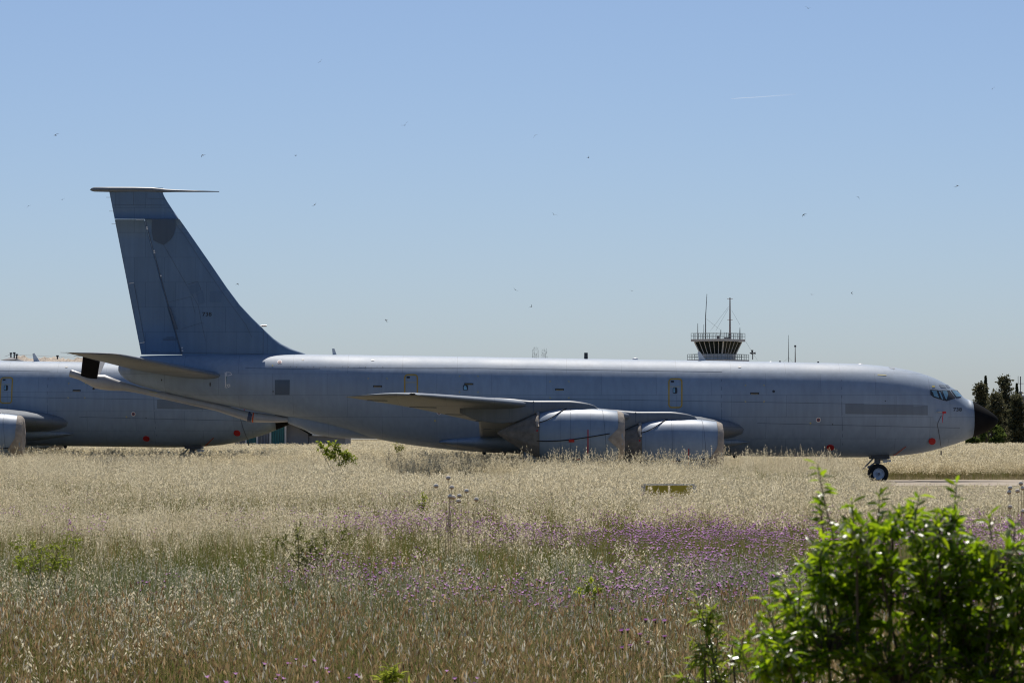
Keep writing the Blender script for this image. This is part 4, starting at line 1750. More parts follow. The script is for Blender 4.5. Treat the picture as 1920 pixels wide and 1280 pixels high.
def clump_brown(seed):
    g = GM(seed)
    r = g.r
    for _ in range(13):
        h = r.uniform(.20, .60)
        st = g.stem(.26, h, .35)
        g.ribbon(st, .004, .002, r.uniform(0, 3.14), 3)
        top = st[-1]
        d = (st[-1] - st[-2]).normalized()
        for k in range(2):
            g.diamond(top - d * .01, d + Vector((r.uniform(-.12, .12), r.uniform(-.12, .12), 0)), r.uniform(.035, .07), r.uniform(.008, .014), 0 if r.random() < .8 else 1)
        for k in range(5):
            p = along(st, r.uniform(0, .3))
            o = r.uniform(0, 6.28)
            ln = r.uniform(.16, .34)
            g.ribbon([p, p + Vector((math.cos(o) * ln * .3, math.sin(o) * ln * .3, ln * .7)), p + Vector((math.cos(o) * ln * .7, math.sin(o) * ln * .7, ln * .85))], .006, .0015, o + 1.57, 2 if r.random() < .72 else 3)
    return g.mesh('brown_clump', [M['brown'], M['plume'], M['blade'], M['drygrass']])


def flower_head(g, p, s, mp, mc):
    r = g.r
    b = len(g.v)
    tilt = Vector((r.uniform(-.35, .35), r.uniform(-.5, .2), 1)).normalized()
    u = tilt.cross(Vector((1, .2, 0))).normalized()
    w = tilt.cross(u)
    n = 7
    g.v.append(tuple(p))
    for k in range(n * 2):
        a = 6.283 * k / (n * 2)
        q = s * (1.0 if k % 2 == 0 else .55) * r.uniform(.85, 1.1)
        g.v.append(tuple(Vector(p) + u * math.cos(a) * q + w * math.sin(a) * q + tilt * (s * (.75 if k % 2 == 0 else .45))))
    for k in range(n * 2):
        g.f.append((b, b + 1 + k, b + 1 + (k + 1) % (n * 2)))
        g.m.append(mp)
    g.diamond(Vector(p) - tilt * s * .9, tilt, s * 1.2, s * .8, mc)
    g.diamond(Vector(p) - tilt * s * .9, tilt, s * 1.2, s * .8, mc)


def clump_flower(seed, n=9, s0=.017, R0=.3):
    g = GM(seed)
    r = g.r
    for _ in range(n):
        h = r.uniform(.40, .64)
        st = g.stem(R0, h, .3)
        g.ribbon(st, .004, .0025, r.uniform(0, 3.14), 0)
        flower_head(g, st[-1], s0 * r.uniform(.8, 1.25), 1, 2)
        for k in range(2):
            p = along(st, r.uniform(.5, .8))
            o = r.uniform(0, 6.28)
            q = p + Vector((math.cos(o) * .07, math.sin(o) * .07, r.uniform(.06, .16)))
            g.ribbon([p, p.lerp(q, .5), q], .003, .002, o, 0)
            flower_head(g, q, s0 * r.uniform(.7, 1.15), 1, 2)
        for k in range(4):
            p = along(st, r.uniform(.05, .6))
            o = r.uniform(0, 6.28)
            g.diamond(p, (math.cos(o), math.sin(o), .8), r.uniform(.03, .07), .006, 0)
    return g.mesh('flower_clump', [M['flowerstem'], M['purple'], M['calyx']])


def scatter(name, label, cat, meshes, pts, scl, sclz, seed):
    """One stuff object: points carry turn, size and kind; geometry nodes place the clumps."""
    rs = np.random.RandomState(seed)
    n = len(pts)
    me = bpy.data.meshes.new(name)
    me.from_pydata([], [], [])
    me.vertices.add(n)
    me.vertices.foreach_set('co', np.asarray(pts, dtype=np.float32).ravel())
    rot = np.zeros((n, 3), dtype=np.float32)
    rot[:, 2] = rs.uniform(0, 6.283, n)
    rot[:, 0] = rs.normal(0, .05, n)
    rot[:, 1] = rs.normal(0, .05, n)
    s3 = np.stack([scl, scl, sclz], 1).astype(np.float32)
    a = me.attributes.new('turn', 'FLOAT_VECTOR', 'POINT'); a.data.foreach_set('vector', rot.ravel())
    a = me.attributes.new('size', 'FLOAT_VECTOR', 'POINT'); a.data.foreach_set('vector', s3.ravel())
    a = me.attributes.new('kind', 'INT', 'POINT'); a.data.foreach_set('value', rs.randint(0, len(meshes), n).astype(np.int32))
    me.update()
    o = bpy.data.objects.new(name, me)
    COL.objects.link(o)
    tag(o, label, cat, kind='stuff')
    coll = bpy.data.collections.new(name + '_sources')
    for i, m in enumerate(meshes):
        so = bpy.data.objects.new('%s_source_%02d' % (name, i), m)
        coll.objects.link(so)
    ng = bpy.data.node_groups.new(name + '_nodes', 'GeometryNodeTree')
    ng.interface.new_socket('Geometry', in_out='INPUT', socket_type='NodeSocketGeometry')
    ng.interface.new_socket('Geometry', in_out='OUTPUT', socket_type='NodeSocketGeometry')
    N, L = ng.nodes.new, ng.links.new
    gi, go = N('NodeGroupInput'), N('NodeGroupOutput')
    ci = N('GeometryNodeCollectionInfo')
    ci.inputs['Collection'].default_value = coll
    ci.inputs['Separate Children'].default_value = True
    ci.inputs['Reset Children'].default_value = True
    ip = N('GeometryNodeInstanceOnPoints')
    ip.inputs['Pick Instance'].default_value = True

    def attr(nm, tp):
        q = N('GeometryNodeInputNamedAttribute')
        q.data_type = tp
        q.inputs['Name'].default_value = nm
        return [s for s in q.outputs if s.enabled and s.name == 'Attribute'][0]
    L(gi.outputs[0], ip.inputs['Points'])
    L(ci.outputs[0], ip.inputs['Instance'])
    L(attr('kind', 'INT'), ip.inputs['Instance Index'])
    L(attr('turn', 'FLOAT_VECTOR'), ip.inputs['Rotation'])
    L(attr('size', 'FLOAT_VECTOR'), ip.inputs['Scale'])
    L(ip.outputs[0], go.inputs[0])
    md = o.modifiers.new('scatter', 'NODES')
    md.node_group = ng
    return o


def vnoise(x, y, scale, seed):
    """Smooth value noise on numpy arrays, 0..1."""
    rs = np.random.RandomState(seed)
    tab = rs.rand(256, 256)
    u, v = x / scale + 1000.3, y / scale + 1000.7
    i, j = np.floor(u).astype(int), np.floor(v).astype(int)
    fu, fv = u - i, v - j
    fu, fv = fu * fu * (3 - 2 * fu), fv * fv * (3 - 2 * fv)
    T = lambda a, b: tab[a % 256, b % 256]
    return (T(i, j) * (1 - fu) + T(i + 1, j) * fu) * (1 - fv) + (T(i, j + 1) * (1 - fu) + T(i + 1, j + 1) * fu) * fv


def field(d0, d1, dens, seed, side=1.25, extra=3.0):
    """Random points over the wedge of meadow between distances d0 and d1."""
    rs = np.random.RandomState(seed)
    hw = .1372 * side
    area = hw * (d1**2 - d0**2) + 2 * extra * (d1 - d0)
    n = int(area * dens)
    u = rs.rand(n)
    y = np.sqrt(d0**2 + u * (d1**2 - d0**2))
    x = rs.uniform(-1, 1, n) * (hw * y + extra)
    return x, y, rs


def pxof(x, y):
    return 960 + x * FPX / y


def ceiling(x, y):
    """Height the meadow may reach: it thins to a trodden verge in front of the open concrete on the right."""
    px = pxof(x, y)
    tall = np.full_like(x, 1.30)
    verge = np.clip(CAMZ - 88 * y / FPX, .10, 1.1)
    wheelv = np.clip(CAMZ - 80 * y / FPX, .14, 1.1)
    low = np.where(px > 1664, verge, wheelv)
    t = np.clip((px - 1585) / 42, 0, 1)
    h = tall * (1 - t) + low * t
    e = np.clip(np.minimum(px - 680, 1030 - px) / 60, 0, 1) * (y > 92) * (y < 143)
    h = np.where(e > 0, h * (1 - e) + e * np.minimum(h, CAMZ - 66 * y / FPX), h)
    e = np.clip(np.minimum(px - 985, 1385 - px) / 40, 0, 1) * (y > 92) * (y < 152)
    h = np.where(e > 0, h * (1 - e) + e * np.minimum(h, CAMZ - 45 * y / FPX), h)
    board = (px > 1192) & (px < 1315) & (y > 60) & (y < 96.3)
    h = np.where(board, np.minimum(h, CAMZ - 101 * y / FPX), h)
    return np.where(y < 171, h, 1.3)


def keep_off(x, y):
    px = pxof(x, y)
    bare = (y > 147.5) & (y < 170.6) & (px > 1655 + 10 * np.sin(y * 1.7))
    bush = (np.hypot(x - 1.05, y - 9.6) < .5)
    return ~(bare | bush)


def meadow():
    oats = [clump_oat(s, n=9, fat=1.5) for s in range(7)]
    oatsf = [clump_oat(20 + s, n=13, R0=.5, fat=2.2) for s in range(5)]
    greens = [clump_green(40 + s) for s in range(5)]
    silv = [clump_silver(60 + s) for s in range(5)]
    brs = [clump_brown(80 + s) for s in range(6)]
    fls = [clump_flower(100 + s) for s in range(6)]

    # wild oats
    P_, S_, Z_ = [], [], []
    for (d0, d1, dens, seed) in ((16, 30, 3.0, 1), (30, 46, 3.6, 2), (46, 70, 5.0, 3), (70, 120, 4.6, 4), (120, 172, 4.8, 5)):
        x, y, rs = field(d0, d1, dens, seed)
        px = pxof(x, y)
        n1 = vnoise(x, y * .6, 3.2, 11)
        n2 = vnoise(x, y * .16, 7.0, 12)
        prob = np.interp(y, [16, 30, 44, 56, 66, 200], [.10, .28, .40, .62, 1, 1])
        # purple belt and the wing's shadow band thin the oats
        shade_and_green = np.exp(-((px - 820) / 190)**2 - ((y - 128) / 17)**2) + .8 * np.exp(-((px - 1215) / 90)**2 - ((y - 122) / 12)**2)  # oats thinned to darken the wing's shadow band; second spot is greener growth
        prob = prob * (1 - .35 * np.clip(shade_and_green, 0, 1))
        n3 = vnoise(x, y * .13, 5.0, 14)
        prob = prob * np.clip(2.6 * n3 - .45, .15, 1.1)
        belt = np.clip(1 - np.abs(y - 48) / 14, 0, 1) * (px > 600)
        prob = prob * (1 - .55 * belt)
        sel = (rs.rand(len(x)) < prob * np.clip(-.05 + 1.7 * n1, .03, 1.2)) & keep_off(x, y)
        x, y, n1, n2, n3 = x[sel], y[sel], n1[sel], n2[sel], n3[sel]
        h = np.interp(y, [16, 34, 50, 66, 90], [.62, .70, .74, .86, .98]) * (.58 + .66 * n2) * (.74 + .42 * n3) * rs.uniform(.75, 1.2, len(x))
        h = np.minimum(h, ceiling(x, y) * rs.uniform(.75, 1.02, len(x)))
        P_.append(np.stack([x, y, gzv(y)], 1)); Z_.append(h); S_.append(np.clip(h, .45, 1) * rs.uniform(.9, 1.15, len(x)))
    # scattered taller heads near the engines and the left edge
    x, y, rs = field(112, 158, 1.5, 77, 1.05)
    px = pxof(x, y)
    m = ((px > 985) & (px < 1570) | (px < 130)) & (rs.rand(len(x)) < .34)
    x, y = x[m], y[m]
    h = rs.uniform(1.05, 1.55, len(x))
    P_.append(np.stack([x, y, gzv(y)], 1)); Z_.append(h); S_.append(np.full(len(x), .7))
    scatter('wild_oat_grass', 'pale straw wild oats covering the meadow', 'grass', oats, np.concatenate(P_), np.concatenate(S_), np.concatenate(Z_), 1)

    # far meadow behind the aircraft
    P_, S_, Z_ = [], [], []
    for (d0, d1, dens, seed) in ((171, 230, 2.6, 6), (230, 320, 1.5, 7), (320, 470, .8, 8), (470, 800, .16, 9)):
        x, y, rs = field(d0, d1, dens, seed, 1.12)
        n2 = vnoise(x, y * .3, 14.0, 13)
        h = rs.uniform(.8, 1.08, len(x)) * (.86 + .22 * n2)
        k = keep_off(x, y) & ~((np.abs(x - P(1858, 800, 330).x) < 1.0) & (np.abs(y - 330) < 1.2))
        x, y, h = x[k], y[k], h[k]
        P_.append(np.stack([x, y, gzv(y)], 1)); Z_.append(h)
        S_.append(np.interp(y, [171, 230, 470, 800], [1.0, 1.2, 1.7, 3.0]) * rs.uniform(.9, 1.2, len(x)))
    scatter('far_meadow_grass', 'even pale straw grass of the field behind the aircraft', 'grass', oatsf, np.concatenate(P_), np.concatenate(S_), np.concatenate(Z_), 2)

    # green undergrowth
    P_, S_, Z_ = [], [], []
    for (d0, d1, dens, seed) in ((14, 40, 9, 21), (40, 80, 6.5, 22), (80, 172, 4.5, 23), (171, 200, 2.5, 24)):
        x, y, rs = field(d0, d1, dens, seed)
        n1 = vnoise(x, y * .5, 4.5, 31)
        sel = (rs.rand(len(x)) < .25 + .95 * n1) & keep_off(x, y)
        x, y, n1 = x[sel], y[sel], n1[sel]
        h = np.interp(y, [14, 45, 70, 170], [.85, 1.15, 1.5, 1.6]) * rs.uniform(.7, 1.15, len(x)) * (.75 + .5 * n1)
        h = np.minimum(h, ceiling(x, y) * 1.3)
        P_.append(np.stack([x, y, gzv(y)], 1)); Z_.append(h); S_.append(rs.uniform(.9, 1.25, len(x)))
    scatter('green_undergrowth', 'short green blades growing between the straw grasses', 'grass', greens, np.concatenate(P_), np.concatenate(S_), np.concatenate(Z_), 3)

    # grey-green fine grass belt
    x, y, rs = field(26, 46, 11, 41)
    px = pxof(x, y)
    n1 = vnoise(x, y * .5, 3.0, 42)
    w = np.interp(y, [26, 31, 37, 43], [.05, .75, .7, .1]) * np.interp(px, [0, 150, 1500, 1900], [.6, 1, .9, .5])
    sel = (rs.rand(len(x)) < w * (.2 + 1.1 * n1)) & keep_off(x, y)
    x, y, n1 = x[sel], y[sel], n1[sel]
    h = rs.uniform(.8, 1.15, len(x)) * (.75 + .45 * n1)
    scatter('grey_green_grass', 'belt of fine grey-green grass in the middle foreground', 'grass', silv, np.stack([x, y, gzv(y)], 1), rs.uniform(.9, 1.2, len(x)), h, 4)

    # brown short grass in front
    P_, S_, Z_ = [], [], []
    for (d0, d1, dens, seed) in ((13, 34, 15, 51), (34, 46, 5, 52)):
        x, y, rs = field(d0, d1, dens, seed)
        n1 = vnoise(x, y * .6, 2.6, 53)
        w = np.interp(y, [13, 29, 36, 46], [1, 1, .45, .1])
        sel = (rs.rand(len(x)) < w * (.4 + .8 * n1)) & keep_off(x, y)
        x, y, n1 = x[sel], y[sel], n1[sel]
        P_.append(np.stack([x, y, gzv(y)], 1)); Z_.append(rs.uniform(.75, 1.2, len(x)) * (.8 + .35 * n1)); S_.append(rs.uniform(.9, 1.2, len(x)))
    scatter('brown_grass', 'short brown seeding grass across the near foreground', 'grass', brs, np.concatenate(P_), np.concatenate(S_), np.concatenate(Z_), 5)

    # purple wildflowers
    P_, S_, Z_ = [], [], []
    for (d0, d1, dens, seed) in ((18, 33, .3, 61), (33, 72, 6.0, 62), (72, 120, .5, 63)):
        x, y, rs = field(d0, d1, dens, seed)
        px = pxof(x, y)
        n1 = vnoise(x, y * .45, 3.0, 64)
        n2 = vnoise(x, y * .4, 1.3, 65)
        if d0 == 33:
            w = np.interp(px, [0, 380, 560, 780, 980, 1120, 1300, 1560, 1700, 1850, 2200], [.03, .08, .10, .55, .42, .34, .58, .55, .4, .55, .55]) * np.interp(y, [33, 39, 58, 72], [.3, 1, 1, .25])
            sel = rs.rand(len(x)) < w * np.clip(3.4 * (n1 * .6 + n2 * .4) - 1.25, 0, 1.1)
        else:
            sel = rs.rand(len(x)) < np.clip(2.2 * n1 - .9, 0, 1) * (.6 if d0 > 60 else .5)
        sel &= keep_off(x, y)
        x, y = x[sel], y[sel]
        h = rs.uniform(.85, 1.15, len(x))
        h = np.minimum(h, ceiling(x, y) * 1.6)
        P_.append(np.stack([x, y, gzv(y)], 1)); Z_.append(h); S_.append(rs.uniform(.9, 1.2, len(x)))
    scatter('purple_wildflowers', 'drift of small purple wildflowers across the middle of the meadow', 'flowers', fls, np.concatenate(P_), np.concatenate(S_), np.concatenate(Z_), 6)
meadow()


# ------------------------------------------------------------------ shrubs, weeds and single plants
M['nearleaf'] = leafmat('glossy_shrub_leaf', (0.045, 0.10, 0.006), (0.15, 0.235, 0.014), 0.74, gloss=0.045, rough=0.3, tcol=(3.4, 2.7, 1.2))
M['youngleaf'] = leafmat('young_shrub_leaf', (0.14, 0.21, 0.018), (0.34, 0.40, 0.04), 0.62, gloss=.06, rough=.3)


def leaf_mesh(items, rnd, detail=True):
    """items: (position, direction, length, width) -> folded, drooping lance leaves."""
    v, f = [], []
    for p, d, ln, w in items:
        d = d.normalized()
        up = Vector((rnd.gauss(0, .6), rnd.gauss(0, .6), 1))
        s = d.cross(up)
        if s.length < 1e-4:
            s = Vector((1, 0, 0))
        s.normalize()
        n = s.cross(d)
        b = len(v)
        droop = rnd.uniform(.05, .3) * ln
        fold = rnd.uniform(.05, .3) * w
        c0, c1, c2, c3 = p, p + d * ln * .35, p + d * ln * .7 - n * droop * .4, p + d * ln - n * droop
        v += [c0, c1 + s * w * .5 + n * fold, c1, c1 - s * w * .5 + n * fold, c2 + s * w * .38 + n * fold * .7, c2, c2 - s * w * .38 + n * fold * .7, c3]
        f += [(b, b + 2, b + 1), (b, b + 3, b + 2), (b + 1, b + 2, b + 5, b + 4), (b + 2, b + 3, b + 6, b + 5), (b + 4, b + 5, b + 7), (b + 5, b + 6, b + 7)]
    return v, f


def shrub(name, label, D, base_px, blobs, shoots, per_area, ll, lw, mat, seed, twig_r=.004, depth=.35, cat='shrub', group=None, nleaf=9, stem_m='bark'):
    """blobs: (px, py, rx, ry) volumes of foliage; shoots: (px0, py0, px1, py1) upright sprays."""
    rnd = random.Random(seed)
    b0 = P(base_px, 900, D)
    g = gz(0, D)
    root = empty(name, (b0.x, D, g), label, cat, group)

    def L(px, py, lat=0.0):
        p = P(px, py, D)
        return Vector((p.x - b0.x, lat, p.z - g))
    mb = MB()
    items = []
    k = D / FPX
    for (px, py, rx, ry) in blobs:
        lat = rnd.uniform(-.4, .4) * depth
        c = L(px, py + ry * .55, lat)
        mid = Vector((c.x * .45, lat * .5, c.z * .55)) + Vector((rnd.uniform(-.1, .1), rnd.uniform(-.1, .1), 0)) * min(1, c.z)
        mb.tube([(rnd.uniform(-.03, .03), rnd.uniform(-.03, .03), 0), mid, c], [twig_r * 3, twig_r * 2.2, twig_r * 1.4], 6)
        n = max(5, int(per_area * rx * ry / 1000))
        for _ in range(n):
            while True:
                a, bb, cc = rnd.uniform(-1, 1), rnd.uniform(-1, 1), rnd.uniform(-1, 1)
                if a * a + bb * bb + cc * cc < 1:
                    break
            tip = L(px + a * rx, py + bb * ry, lat + cc * depth)
            st = c + (tip - c) * .12
            dv = tip - st
            mdp = st.lerp(tip, .5) + Vector((rnd.gauss(0, .1), rnd.gauss(0, .1), .12)) * dv.length
            mb.tube([st, mdp, tip], [twig_r, twig_r * .8, twig_r * .4], 4, cap=False)
            for q in range(nleaf):
                t = rnd.uniform(.25, 1.0)
                p = (st.lerp(mdp, t * 2) if t < .5 else mdp.lerp(tip, t * 2 - 1))
                dd = (tip - mdp).normalized() * .7 + Vector((rnd.gauss(0, .7), rnd.gauss(0, .7), rnd.gauss(-.15, .5)))
                sz = rnd.uniform(.5, 1.4)
                items.append((p, dd, ll * sz, lw * sz * rnd.uniform(.8, 1.15)))
    for (x0, y0, x1, y1) in shoots:
        lat = rnd.uniform(-.5, .2) * depth
        a, b = L(x0, y0, lat), L(x1, y1, lat + rnd.uniform(-.05, .05))
        m = a.lerp(b, .5) + Vector((rnd.uniform(-.03, .03), 0, 0)) * (b - a).length
        mb.tube([a, m, b], [twig_r * 1.1, twig_r * .9, twig_r * .4], 5, cap=False)
        nn = int((b - a).length / (ll * .18)) + 4
        for q in range(nn):
            t = (q + .5) / nn
            p = a.lerp(m, t * 2) if t < .5 else m.lerp(b, t * 2 - 1)
            o = rnd.uniform(0, 6.28)
            dd = Vector((math.cos(o), math.sin(o), rnd.uniform(-.5, .45))) + (b - a).normalized() * .4
            items.append((p, dd, ll * rnd.uniform(.7, 1.3), lw * rnd.uniform(.8, 1.2)))
    mb.build('stem', M[stem_m], root, smooth=True)
    v, f = leaf_mesh(items, rnd)
    add_mesh('foliage', v, f, M[mat], root)
    return root


shrub('leafy_bush', 'large glossy green bush out of focus in the lower right foreground', 9.6, 1720,
      [(1540, 1062, 62, 55), (1600, 1005, 70, 55), (1680, 985, 75, 45), (1615, 1100, 120, 90), (1760, 1000, 85, 55), (1740, 1095, 150, 110),
       (1860, 1045, 90, 65), (1905, 1130, 100, 110), (1555, 1180, 115, 90), (1480, 1225, 80, 62), (1440, 1262, 60, 50), (1500, 1140, 60, 50), (1455, 1195, 55, 50), (1800, 1080, 80, 70), (1815, 1170, 110, 100), (1650, 1050, 80, 60), (1680, 1230, 150, 95), (1850, 1245, 150, 95),
       (2010, 1100, 100, 150), (1600, 1360, 220, 110), (1850, 1380, 240, 120), (2050, 1320, 130, 150), (1700, 1560, 260, 150), (1900, 1600, 240, 150), (1760, 1850, 240, 200)],
      [(1560, 1010, 1528, 868), (1605, 990, 1598, 938), (1640, 990, 1645, 922), (1715, 985, 1724, 928), (1790, 990, 1802, 905), (1850, 1010, 1846, 962), (1900, 1030, 1908, 980),
       (1545, 1000, 1534, 930), (1450, 1180, 1428, 1120), (1480, 1130, 1462, 1075), (1400, 1260, 1385, 1195)],
      5.6, .038, .0115, 'nearleaf', 5, twig_r=.0024, depth=.27, nleaf=11)
shrub('slender_shrub', 'thin young shrub with narrow yellow-green leaves left of the large bush', 14.5, 1352,
      [(1325, 1150, 34, 35), (1320, 1210, 40, 45), (1340, 1265, 50, 50), (1375, 1225, 30, 40), (1345, 1350, 60, 60), (1290, 1265, 26, 26)],
      [(1330, 1200, 1306, 1112), (1352, 1280, 1322, 1150), (1340, 1250, 1345, 1150), (1385, 1250, 1392, 1180)],
      6.5, .05, .012, 'youngleaf', 6, twig_r=.003, depth=.12, nleaf=7)
shrub('yellow_green_sapling', 'yellow-green sapling standing in the grass under the tail', 118.0, 648,
      [(600, 836, 8, 9), (612, 846, 11, 8), (618, 831, 6, 6), (632, 837, 8, 10), (626, 853, 13, 9), (645, 850, 13, 9), (655, 857, 12, 8), (664, 861, 7, 7), (640, 866, 14, 8)],
      [(600, 838, 596, 827), (630, 840, 628, 826)], 150, .12, .04, 'weed', 7, twig_r=.0035, depth=.25, nleaf=8)
shrub('dark_weed', 'olive green spreading weed left of the purple flowers', 43.0, 575,
      [(530, 1010, 22, 14), (560, 1000, 14, 22), (585, 1015, 22, 16), (610, 1005, 16, 14), (640, 1000, 10, 14), (570, 1030, 40, 16), (600, 1035, 32, 16), (580, 1050, 45, 16)],
      [(560, 1000, 562, 972), (505, 1010, 500, 1000), (645, 1005, 652, 985)], 30, .05, .013, 'darkweed', 8, twig_r=.0022, depth=.25, nleaf=9)
shrub('green_weed', 'loose bright green weed near the left edge', 38.0, 90,
      [(45, 1045, 22, 22), (75, 1030, 22, 16), (110, 1025, 20, 14), (140, 1015, 18, 14), (60, 1020, 16, 12), (30, 1020, 10, 14), (60, 1060, 40, 18), (110, 1050, 36, 20)],
      [(45, 1030, 40, 1000), (120, 1020, 128, 995)], 36, .045, .011, 'weed', 9, twig_r=.0018, depth=.25, nleaf=8)
shrub('green_weed', 'small upright yellow-green weed left of the dry thistle', 72.0, 793,
      [(790, 945, 9, 12), (796, 958, 9, 12), (788, 965, 8, 10), (795, 930, 5, 8)], [(794, 950, 792, 922), (788, 955, 783, 938)], 220, .06, .018, 'weed', 10, twig_r=.004, depth=.15, nleaf=7)
shrub('broad_leaf_weed', 'little weed with broad bright green leaves in the centre foreground', 33.0, 1100,
      [(1103, 1092, 7, 10), (1118, 1103, 12, 7), (1086, 1106, 6, 6), (1112, 1112, 14, 7), (1100, 1122, 18, 9)], [], 36, .05, .022, 'weed', 11, twig_r=.002, depth=.06, nleaf=3)
shrub('green_weed', 'low green weed at the bottom edge left of centre', 19.5, 738,
      [(735, 1262, 20, 16), (725, 1275, 22, 14), (752, 1280, 16, 14)], [(735, 1270, 740, 1245)], 40, .045, .012, 'weed', 12, twig_r=.003, depth=.08, nleaf=6)
shrub('dark_weed', 'dark green tuft below the aircraft belly', 150.0, 750,
      [(742, 834, 6, 6), (753, 836, 7, 6), (748, 842, 8, 5)], [], 200, .12, .025, 'darkweed', 13, twig_r=.002, depth=.25, nleaf=7)

# dry thistles: brown stalks with pale domed heads
M['thistle'] = simple('dry_thistle_head', (0.50, 0.36, 0.24), 0.9, 0.2, 40)
M['thistletop'] = simple('thistle_down', (0.85, 0.76, 0.63), 0.95, 0.15, 40)
M['drystem'] = simple('dry_stalk', (0.36, 0.27, 0.17), 0.9, 0.2, 20)


def thistle(label, D, base, heads, hr, group='dry thistles'):
    g = gz(0, D)
    b = P(base[0], base[1], D)
    root = empty('dry_thistle', (b.x, D, g), label, 'thistle', group)
    mb = MB()
    mid = None
    for i, (px, py, fx, fy) in enumerate(heads):
        h = P(px, py, D)
        hv = Vector((h.x - b.x, (i % 3 - 1) * .06, h.z - g))
        f = P(fx, fy, D)
        fv = Vector((f.x - b.x, 0, f.z - g))
        pts = [Vector((fv.x * .9 + (i % 4 - 1.5) * .03, 0, 0)), fv, fv.lerp(hv, .6) + Vector((.01, 0, 0)), hv]
        mb.tube(pts, [hr * .12, hr * .11, hr * .09, hr * .08], 5)
        hb = MB()
        hb.lathe([(-hr * .95, hr * .15), (-hr * .6, hr * .75), (-hr * .1, hr * .95), (hr * .15, hr * .8)], tuple(hv), 'z', 10, cap=True)
        o = hb.build('seed_head', M['thistle'], root, smooth=True)
        hb = MB()
        hb.lathe([(-hr * .12, hr * 1.0), (hr * .40, hr * .95), (hr * .85, hr * .55), (hr * 1.0, .001)], tuple(hv), 'z', 10)
        hb.build('down', M['thistletop'], o, smooth=True)
    mb.build('stalk', M['drystem'], root)


thistle('clump of tall dry thistles with pale domed heads in mid meadow', 52.0, (845, 985),
        [(818, 910.5, 838, 965), (840.5, 895.5, 842, 960), (847, 913.5, 843, 950), (875, 920, 878, 970), (843.5, 930.5, 841, 970), (850, 932, 845, 965), (861.5, 929, 866, 965), (860, 939, 862, 975), (893, 936, 890, 970)], .034)
thistle('dry thistles with round heads at the right edge by the concrete', 50.0, (1905, 1000),
        [(1893, 914, 1893, 960), (1914, 906, 1915, 960), (1909, 920, 1909, 970), (1891, 922, 1890, 960), (1918, 915, 1918, 960), (1895, 950, 1897, 1000), (1917, 958, 1917, 1010)], .032)

# yellow barrier half buried in the grass
def trough():
    D = 96.0
    a, b = P(1206, 907, D), P(1303, 908, D)
    g = gz(0, D)
    root = empty('yellow_barrier', ((a.x + b.x) / 2, D, g), 'dull yellow barrier board with a grey top rail half buried in the grass', 'barrier')
    w = (b.x - a.x) / 2
    zt = a.z - g
    my = simple('faded_yellow_board', (0.55, 0.43, 0.04), 0.6, 0.2, 4)
    mg = simple('galvanised_rail', (0.34, 0.38, 0.43), 0.5, 0.1, 4)
    for s in (-1, 1):
        mb = MB()
        mb.box(*(sorted((s * .03, s * (w - .06)))), -.03, .03, zt - .55, zt - .04)
        mb.build('board', my, root)
    mb = MB()
    mb.box(-w, w, -.05, .05, zt - .03, zt)
    mb.build('top_rail', mg, root)
    for s in (-1, 1):
        mb = MB()
        mb.box(s * w - .05, s * w + .05, -.05, .05, 0, zt - .041)
        mb.build('post', mg, root)
trough()

# single pink flowers near the camera
def pink(px, py, D, s, label, seed):
    g = GM(seed)
    p = P(px, py, D)
    root = empty('pink_flower', (p.x, D, 0), label, 'flower', 'pink flowers left of the slender shrub')
    z = p.z
    add = MB()
    add.tube([(0, 0, 0), (.02, .01, z * .5), (0, 0, z - s * .6)], [.0012, .0011, .001], 4)
    add.build('stalk', M['flowerstem'], root)
    for k in range(3):
        flower_head(g, (0, 0, z - s * .3), s * (1 - .12 * k), 0, 1)
    me = g.mesh('flower_head', [M['pinkpetal'], M['calyx']])
    o = bpy.data.objects.new('flower_head', me)
    COL.objects.link(o)
    o.parent = root


M['pinkpetal'] = leafmat('pink_petal', (0.48, 0.20, 0.50), (0.66, 0.36, 0.66), 0.45)
for i, (px, py, D, s, lab) in enumerate((
        (1166, 1181, 19, .017, 'left of the pair of close pink flowers'), (1177, 1180, 19, .015, 'right of the pair of close pink flowers'),
        (1211, 1161, 20, .017, 'pink flower, leftmost of the three in a level row'), (1228, 1162, 20, .018, 'pink flower in the middle of the level row of three'),
        (1246, 1163, 20, .017, 'pink flower, rightmost of the level row of three'), (1246, 1192, 19, .015, 'pink flower alone below the right end of the row'),
        (1167, 1213, 18, .013, 'lowest pink flower, left of its twin'), (1182, 1209, 18, .015, 'pink flower just right of the lowest one'),
        (1200, 1188, 19, .015, 'pale pink flower between the pair and the lone one'), (1148, 1141, 22, .014, 'topmost pink flower left of the level row'),
        (1215, 1203, 18.5, .013, 'small pale pink flower below the pale one'))):
    pink(px, py, D, s, lab, 200 + i)

# ------------------------------------------------------------------ birds and the vapour trail
M['bird'] = simple('bird_dark', (0.03, 0.028, 0.027), 0.8, 0.2, 5)


